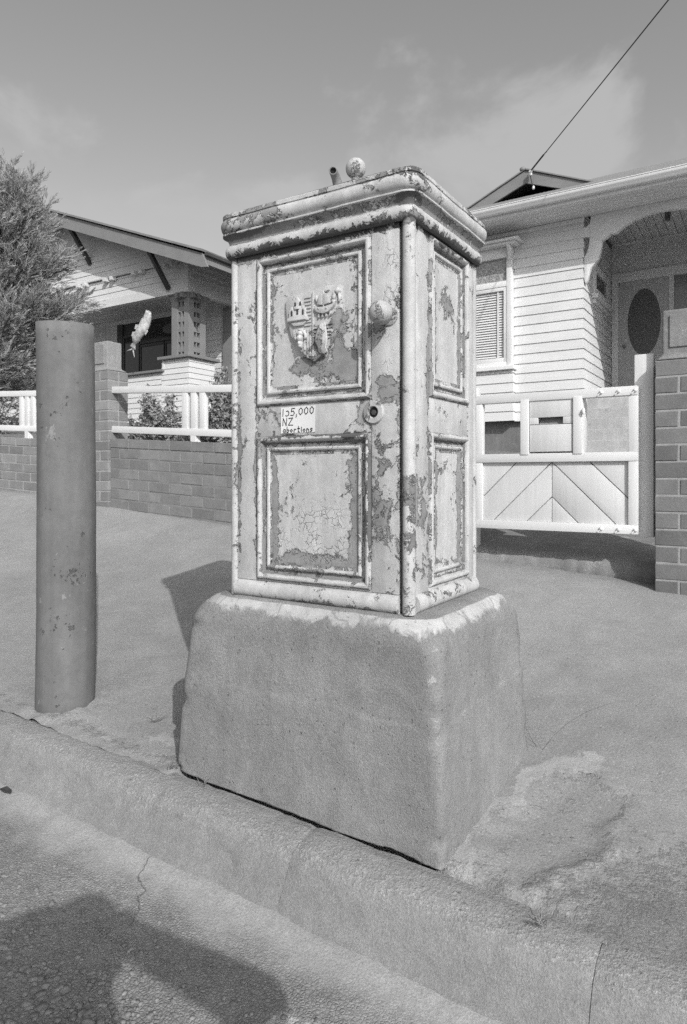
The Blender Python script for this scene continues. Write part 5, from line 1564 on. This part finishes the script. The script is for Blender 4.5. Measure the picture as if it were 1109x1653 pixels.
    MB().box(-12.01, -11.80, FY + .04, FY + .21, 3.836, 5.285).build('post_board', M_grey, P1, bevel=.006)
    MB().box(-11.60, CXL - .02, FY + .42, FY + .60, 3.836, 5.285).build('post_board', M_grey, P1, bevel=.006)
    MB().box(-11.795, -11.605, FY + .17, FY + .20, 3.836, 5.285).build('post_backing', M_darkwood, P1)
    MB().box(-11.60, -11.57, FY + .215, FY + .415, 3.836, 5.285).build('post_backing', M_darkwood, P1)
    MB().box(-11.72, -11.68, FY + .05, FY + .165, 3.836, 5.285).build('post_slat', M_grey, P1)
    MB().box(-11.56, -11.46, FY + .30, FY + .33, 3.836, 5.285).build('post_slat', M_grey, P1)
    for k in range(6):
        z = 3.92 + k * .235
        MB().box(-11.798, -11.602, FY + .055, FY + .166, z, z + .12).build('rung', M_grey, P1, bevel=.004)
        MB().box(-11.565, CXL - .03, FY + .213, FY + .417, z, z + .12).build('rung', M_grey, P1, bevel=.004)
    for (xa, xb) in ((-12.12, -12.01), (-11.42, -11.34)):
        pass
    MB().prism([(-12.13, 5.284), (-12.012, 5.284), (-12.012, 5.12), (-12.05, 5.14), (-12.07, 5.20), (-12.13, 5.22)][::-1], .15, 'Y', FY + .05).build('corbel', M_grey, P1, bevel=.005)
    MB().prism([(FY + .602, 5.284), (FY + .74, 5.284), (FY + .73, 5.22), (FY + .67, 5.2), (FY + .65, 5.14), (FY + .602, 5.12)], .14, 'X', CXL - .17).build('corbel', M_grey, P1, bevel=.005)
    for dx in (-.10, .06):
        MB().box(-11.66 + dx, -11.58 + dx, FY - .10, FY + .038, 5.16, 5.284).build('corbel', M_grey, P1, bevel=.006)
        MB().box(CXL - .015, CXL + .10, FY + .16 + dx, FY + .24 + dx, 5.16, 5.284).build('corbel', M_grey, P1, bevel=.006)
    # further porch post
    P2 = MB().box(-11.80, CXL - .02, 12.88, 12.985, 2.2, 5.284).build('porch_post', M_grey, root, bevel=.006)
    MB().box(-21, CXL, FY + .2, 20, 2.0, 2.75).build('footing', M_found, root)
    adopt(root)
left_house()

# ------------------------------------------------------------------ cloth fish windsock under the porch beam
def windsock():
    a, b_ = Vector((-12.293, 10.9, 4.855)), Vector((-12.834, 10.9, 4.059))
    root = empty('fish_windsock', a, 'pale cloth fish windsock hanging in front of the grey-posted porch', 'windsock')
    d = b_ - a; n = 22; seg = 14; P = []
    side = Vector((0, 1, 0)).cross(d).normalized()
    for k in range(n + 1):
        t = k / n
        r = .085 + .06 * math.sin(math.pi * min(1, t * 1.25)) if t < .72 else lerp(.118, .055, (t - .72) / .14) if t < .86 else lerp(.055, .12, (t - .86) / .14)
        if t < .72: r = .075 + .065 * math.sin(math.pi * min(1.0, t / .8))
        flat = .75 if t < .8 else lerp(.75, .18, (t - .8) / .1)
        sag = Vector((.03 * math.sin(t * 5), .02 * math.sin(t * 7), -.03 * math.sin(math.pi * t)))
        for i in range(seg):
            q = 2 * math.pi * i / seg
            w = 1 + .16 * fnoise(math.cos(q) * 1.5, math.sin(q) * 1.5, t * 6)
            P.append(a + d * t + sag + side * (math.cos(q) * r * w) + Vector((0, 1, 0)) * (math.sin(q) * r * flat * w))
    Fs = [(k * seg + i, k * seg + (i + 1) % seg, (k + 1) * seg + (i + 1) % seg, (k + 1) * seg + i) for k in range(n) for i in range(seg)]
    o = MB().add(P, Fs).build('body', M_fish, root, smooth=70)
    so = o.modifiers.new('t', 'SOLIDIFY'); so.thickness = .004
    for (t, sgn) in ((.36, -1), (.42, 1), (.62, 1)):
        c = a + d * t; e = side * (sgn * .12)
        MB().add([c + e, c + e * 1.95 + d * .06, c + e * 1.75 + d * .17, c + e * .9 + d * .14, c + e + Vector((0, .012, 0)), c + e * 1.95 + d * .06 + Vector((0, .012, 0)), c + e * 1.75 + d * .17 + Vector((0, .012, 0)), c + e * .9 + d * .14 + Vector((0, .012, 0))],
                 [(0, 1, 2, 3), (7, 6, 5, 4), (0, 4, 5, 1), (1, 5, 6, 2), (2, 6, 7, 3), (3, 7, 4, 0)]).build('fin', M_fish, root)
    e = a + d * .97
    for sg in (-1, 1):
        t0, t1, t2 = e, e + d * .20 + side * (sg * .16), e + d * .06 + side * (sg * .03)
        off = Vector((0, .014, 0))
        MB().add([t0 - side * (sg * .02), t1, t2 + d * .05, t0 - side * (sg * .02) + off, t1 + off, t2 + d * .05 + off], [(0, 1, 2), (5, 4, 3), (0, 3, 4, 1), (1, 4, 5, 2), (2, 5, 3, 0)]).build('tail', M_fish, root)
    c = a + d * .13 - Vector((0, .10, 0)) + side * .03
    MB().lathe([(.026, -.01), (.026, .006), (.012, .012), (.001, .013)], c, 'Y', 14).build('eye', M_dark_iron, root)
    hook = Vector((-12.10, 11.26, 5.285))
    m = MB()
    for i in range(3): m.tube([a + side * (.06 * (i - 1)), a.lerp(hook, .55)], .003, 4)
    m.tube([a.lerp(hook, .55), hook], .003, 4)
    m.build('string', M_wire, root)
    adopt(root)
windsock()

# ------------------------------------------------------------------ overhead service wire
def wire():
    p0 = Vector((-3.50, 11.47, 6.20)); p1 = Vector((-1.006, 8.241, 6.252))
    end = p0 + (p1 - p0) * 3.6
    pts = []
    for k in range(41):
        t = k / 40; p = p0.lerp(end, t); p.z -= .10 * 4 * t * (1 - t) * .25; pts.append(p)
    root = empty('service_wire', p0, 'dark overhead wire running from the gablet up across the sky', 'wire')
    MB().tube(pts, .0075, 8).build('cable', M_wire, root, smooth=180)
    d = (end - p0).normalized()
    q = p0 + d * .62
    MB().tube([p0 + d * .1, p0 + d * .62], .014, 8).build('grip', M_wire, root, smooth=180)
    MB().tube([q, q + Vector((.03, 0, .03)), q + Vector((.06, -.04, .015))], .008, 6).build('tail', M_wire, root)
    MB().lathe([(.015, -.05), (.032, -.04), (.032, -.01), (.02, 0), (.032, .01), (.03, .04), (.012, .05)], (-3.47, 11.42, 6.16), 'Z', 14).build('insulator', M_porc, root, smooth=40)
    MB().tube([(-3.47, 11.42, 6.11), (-3.45, 11.44, 6.0), (-3.43, 11.46, 5.93)], .009, 6).build('tail', M_wire, root)
    MB().lathe([(.012, -.03), (.022, -.02), (.022, .02), (.012, .03)], (-3.43, 11.46, 5.92), 'Z', 10).build('insulator', M_porc, root, smooth=40)
    adopt(root)
wire()

# ------------------------------------------------------------------ planting
def conifer():
    r2 = random.Random(11); nr = np.random.RandomState(5)
    cx, cy = -12.25, 7.0; zb = land_z(cx, cy) - .1; zt = 5.55
    root = empty('conifer_tree', (cx, cy, zb), 'feathery dark conifer standing in front of the gabled bungalow', 'tree')
    m = MB()
    m.tube([(cx, cy, zb), (cx + .05, cy, zb + 1.5), (cx - .02, cy + .03, zb + 3), (cx, cy, zt - .6)], [.20, .15, .09, .02], 10)
    V = []; Fs = []
    def spray(p, d, L, w):
        """a plume: stem with short twigs to either side"""
        side = d.cross(Vector((r2.uniform(-.6, .6), r2.uniform(-.6, .6), 1))).normalized()
        up = side.cross(d)
        nf = 11
        for i in range(nf):
            u = (i + .5) / nf
            sg = 1 if i % 2 else -1
            dd = (d + side * (sg * .62 * (1 - .5 * u)) + up * r2.uniform(-.25, .25)).normalized()
            l = L * (.42 - .22 * u) * r2.uniform(.8, 1.25)
            s_ = p + d * (L * u) + Vector((0, 0, -.08 * L * u * u))
            sw = (up * r2.uniform(.4, 1) + side * r2.uniform(-.6, .6)).normalized() * w
            o = len(V)
            V.extend([s_ - sw * .4, s_ + sw * .4, s_ + dd * l * .5 + sw, s_ + dd * l, s_ + dd * l * .5 - sw])
            Fs.append((o, o + 1, o + 2, o + 3, o + 4))
    nb = 210
    for b_ in range(nb):
        t = (b_ + r2.random()) / nb
        z = lerp(zb + .45, zt - .1, t ** .9)
        k = (z - zb) / (zt - zb)
        R_ = 2.02 * (1 - k) ** .42 * r2.uniform(.72, 1.05) * (0.9 if k < .12 else 1) + .08
        a = b_ * 2.399 + r2.uniform(-.3, .3)
        # hold the far side cheaply, the near side fully
        el = lerp(.10, 1.0, k) + r2.uniform(-.15, .2)
        d = Vector((math.cos(a) * math.cos(el), math.sin(a) * math.cos(el), math.sin(el)))
        p0 = Vector((cx, cy, z)); L = R_ / max(.35, math.cos(el)); L = min(L, 2.3)
        m.tube([p0, p0 + d * L * .5 + Vector((0, 0, .02)), p0 + d * L * .92], [.03 * (1 - k) + .008, .014, .004], 5)
        ns = int(20 + 24 * L / 2)
        for j in range(ns):
            u = .30 + .70 * (j + r2.random()) / ns
            p = p0 + d * L * u
            sd = Vector((r2.gauss(0, 1), r2.gauss(0, 1), r2.gauss(.35, .7))).normalized()
            q = (d * 1.15 + sd * .85 + Vector((0, 0, .28))).normalized()
            off = sd * (.24 * (1.15 - u) + .05)
            spray(p + off, q, r2.uniform(.20, .38) * (1.1 - .3 * u), .0060)
            for _ in range(2): spray(p + off * r2.uniform(.4, 1.3), (q + sd * .5).normalized(), r2.uniform(.14, .28), .0055)
    m.build('trunk', M_bark, root, smooth=60)
    mb = MB(); mb.v = [tuple(v) for v in V]; mb.f = Fs
    mb.build('crown', M_cyp, root, smooth=None, recalc=False)
    adopt(root)
conifer()
def shrub(label, cx, cy, h, w, n, seed, leaf=.034, bare=0.0):
    r2 = random.Random(seed); zb = land_z(cx, cy)
    root = empty('garden_shrub', (cx, cy, zb), label, 'shrub')
    m = MB(); V = []; Fs = []
    for b_ in range(26):
        a = r2.uniform(0, 6.28); el = r2.uniform(.35, 1.4)
        d = Vector((math.cos(a) * math.cos(el) * w / h, math.sin(a) * math.cos(el) * w / h, math.sin(el)))
        L = h * r2.uniform(.65, 1.05); p0 = Vector((cx + r2.uniform(-.08, .08), cy + r2.uniform(-.08, .08), zb - .02))
        bend = Vector((r2.uniform(-.1, .1), r2.uniform(-.1, .1), .05))
        pts = [p0, p0 + d * L * .5 + bend, p0 + d * L]
        m.tube(pts, [.011, .007, .002], 5)
        for j in range(n):
            u = bare + (1 - bare) * r2.random() ** .7
            p = pts[0].lerp(pts[1], u * 2) if u < .5 else pts[1].lerp(pts[2], u * 2 - 1)
            sd = Vector((r2.gauss(0, 1), r2.gauss(0, 1), r2.gauss(.2, 1))).normalized()
            p = p + sd * r2.uniform(.01, .09); ll = leaf * r2.uniform(.6, 1.3)
            nrm = Vector((r2.gauss(0, 1), r2.gauss(0, 1), r2.gauss(.6, .8))).normalized(); t = sd.cross(nrm)
            t = t.normalized() if t.length > 1e-3 else Vector((1, 0, 0)); f = t.cross(nrm)
            o = len(V); V.extend([p, p + f * ll * .5 + t * ll * .32 + nrm * .004, p + f * ll, p + f * ll * .5 - t * ll * .32 + nrm * .004]); Fs.append((o, o + 1, o + 2, o + 3))
    m.build('stems', M_bark, root, smooth=60)
    mb = MB(); mb.v = [tuple(v) for v in V]; mb.f = Fs; mb.build('foliage', M_shrub, root, recalc=False)
    adopt(root)
shrub('small leafy shrub behind the white rails beside the brick pillar', -5.42, 4.95, .66, .56, 190, 3, .042)
shrub('taller leafy shrub behind the white rails close to the iron cabinet', -4.30, 4.85, .95, .56, 200, 4, .042)
shrub('low leafy shrub between the two taller ones behind the white rails', -4.85, 5.05, .56, .50, 150, 6, .042)
shrub('dark low shrub behind the white rails left of the bollard', -9.1, 5.3, .70, .8, 70, 5, .04)

# weeds and litter along the kerb
def tuft(label, x, y, z, n, h, seed, lean=(0, 0), w=.0011):
    r2 = random.Random(seed); m = MB()
    for k in range(n):
        a = r2.uniform(0, 6.28); l = h * r2.uniform(.5, 1.1); o = r2.uniform(.3, .9)
        p0 = Vector((x + r2.uniform(-.012, .012), y + r2.uniform(-.012, .012), z - .004))
        d = Vector((math.cos(a) * o + lean[0], math.sin(a) * o + lean[1], 1)).normalized()
        p1 = p0 + d * l * .6; p2 = p0 + d * l + Vector((math.cos(a) * .35 * l, math.sin(a) * .35 * l, -.12 * l))
        pts = [p0.lerp(p1, t).lerp(p1.lerp(p2, t), t) for t in (0, .2, .4, .6, .8, 1)]
        m.tube(pts, [w, w, w * .9, w * .7, w * .5, w * .2], 4)
    o = m.build('grass_tuft', M_grass, smooth=180); tag(o, label, 'grass')
tuft('small weed tuft in the crack under the plinth front', -1.36, 1.412, front_z(-1.36), 8, .030, 1)
tuft('little weed at the corner crack where plinth meets the kerb', -1.508, 1.425, front_z(-1.5), 10, .028, 2)
tuft('dry weed beside the pale cement patch on the footpath', -1.80, 1.62, ground_z(-1.8, 1.62), 12, .045, 3)
tuft('few thin dry grass stalks against the back of the plinth', -.615, 2.12, ground_z(-.6, 2.1), 4, .34, 4, (-.1, .1), .0008)
tuft('short dry grass in the broken edge of the patched hole', -.395, 1.375, ground_z(-.4, 1.4), 14, .035, 6)
lx, ly = -2.03, 1.225
m = MB(); lz = gut_z(lx, ly) + .006
m.add([(lx - .028, ly - .004, lz), (lx - .01, ly + .010, lz + .008), (lx + .02, ly + .006, lz + .006), (lx + .032, ly - .004, lz + .001), (lx + .01, ly - .012, lz + .003), (lx - .012, ly - .012, lz + .004), (lx, ly, lz + .002)],
      [(0, 1, 6), (1, 2, 6), (2, 3, 6), (3, 4, 6), (4, 5, 6), (5, 0, 6)])
o = m.build('fallen_leaf', M_leafd, recalc=False); so = o.modifiers.new('t', 'SOLIDIFY'); so.thickness = .0015
tag(o, 'small dark curled leaf lying in the gutter', 'leaf')

# ------------------------------------------------------------------ the photographer, seen only as a shadow on the gutter
def photographer():
    te = math.tan(R(SUN_EL)); rt = Vector((SUN_H.y, -SUN_H.x, 0)).normalized(); back = Vector((-SUN_H.x, -SUN_H.y, 0)).normalized()
    rt = Vector((.616, .788, 0))
    def J(s, h, b_): return Vector((0, 0, 1)) + rt * s + back * b_ + Vector((0, 0, h + te * b_))
    bm = bmesh.new()
    def cap(a, b_, ra, rb):
        n = max(2, int((b_ - a).length / (min(ra, rb) * .5)))
        for k in range(n + 1):
            t = k / n
            bmesh.ops.create_icosphere(bm, subdivisions=2, radius=lerp(ra, rb, t), matrix=Matrix.Translation(a.lerp(b_, t)))
    head = J(-.045, -.035, .20)
    neck = J(-.05, -.19, .24); chest = J(-.06, -.40, .30); hip = J(-.02, -.72, .42)
    lsh = J(-.215, -.225, .26); rsh = J(.15, -.50, .27)
    bmesh.ops.create_icosphere(bm, subdivisions=3, radius=1, matrix=Matrix.Translation(head) @ Matrix.Diagonal((.082, .095, .112, 1)))
    cap(head - Vector((0, 0, .08)), neck, .055, .06); cap(neck, chest, .085, .15); cap(chest, hip, .15, .15); cap(J(-.16, -.30, .28), J(-.16, -.55, .36), .13, .14)
    cap(neck, lsh, .07, .068); cap(neck, rsh, .06, .068)
    rel = J(.295, -.215, .22); rha = J(.055, -.030, .085)
    cap(rsh, rel, .062, .058); cap(rel, rha, .058, .040)
    lel = J(-.31, -.035, .20); lha = J(-.045, -.045, .085)
    cap(lsh, lel, .085, .08); cap(lel, lha, .08, .05); cap(lsh, head, .08, .07); cap(J(-.34, -.035, .2), J(-.12, .005, .2), .08, .072)
    for (hnd, sg) in ((rha, 1), (lha, -1)):              # fingers closing on the camera body
        for k in range(4):
            f0 = hnd + Vector((0, 0, .028 - .018 * k)) - back * .01
            f1 = f0 - back * .035 + rt * (.012 * sg); f2 = f1 - rt * (.03 * sg) - back * (.008)
            cap(f0, f1, .009, .0085); cap(f1, f2, .0085, .007)
        th = hnd + rt * (-.02 * sg); cap(hnd, th + back * .01 - Vector((0, 0, .02)), .011, .009)
    # crouching legs
    zg = road_z(0.3, -.35)
    for sg in (-1, 1):
        h0 = hip + rt * (.10 * sg) - Vector((0, 0, .02))
        kn = h0 - back * .36 + rt * (.10 * sg) + Vector((0, 0, .04 if sg > 0 else -.10)); 
        kn.z = max(kn.z, zg + .30)
        an = kn + back * .22; an.z = zg + .09
        cap(h0, kn, .095, .065); cap(kn, an, .062, .042); cap(an - Vector((0, 0, .04)), an - back * .17 - Vector((0, 0, .045)), .042, .038)
    me = bpy.data.meshes.new('body'); bm.to_mesh(me); bm.free(); me.materials.append(M_cloth)
    root = empty('person', (hip.x, hip.y, zg), 'crouching photographer whose shadow of head and raised elbows falls across the gutter', 'person')
    o = bpy.data.objects.new('body', me); COL.objects.link(o); o.parent = root
    rm = o.modifiers.new('skin', 'REMESH'); rm.mode = 'VOXEL'; rm.voxel_size = .008; rm.use_smooth_shade = True
    sm = o.modifiers.new('smooth', 'SMOOTH'); sm.iterations = 4
    bm = bmesh.new(); bmesh.ops.create_icosphere(bm, subdivisions=3, radius=1, matrix=Matrix.Translation(head + back * .012 + Vector((0, 0, .016))) @ Matrix.Diagonal((.088, .098, .108, 1)))
    for v in list(bm.verts):
        if (v.co - head).dot(-back) > .03 and v.co.z < head.z + .06: bm.verts.remove(v)
    me = bpy.data.meshes.new('hair'); bm.to_mesh(me); bm.free(); me.materials.append(M_hair)
    o = bpy.data.objects.new('hair', me); COL.objects.link(o); o.parent = root
    adopt(root)
    fwd = Vector((-math.sin(R(YAW)), math.cos(R(YAW)), 0)); c = Vector((0, 0, 1)) - fwd * .075; sd = Vector((fwd.y, -fwd.x, 0))
    cr = empty('film_camera', c, 'black hand camera held up in the crouching photographer\'s shadow', 'camera')
    MB().beam(c - sd * .068, c + sd * .068, .036, .082).build('camera_body', M_camb, cr, bevel=.006)
    MB().tube([c + fwd * .018, c + fwd * .05], .028, 20).build('lens', M_camb, cr, smooth=40)
    MB().beam(c - sd * .02 + Vector((0, 0, .05)), c + sd * .02 + Vector((0, 0, .05)), .03, .022).build('prism', M_camb, cr, bevel=.004)
    adopt(cr)
photographer()
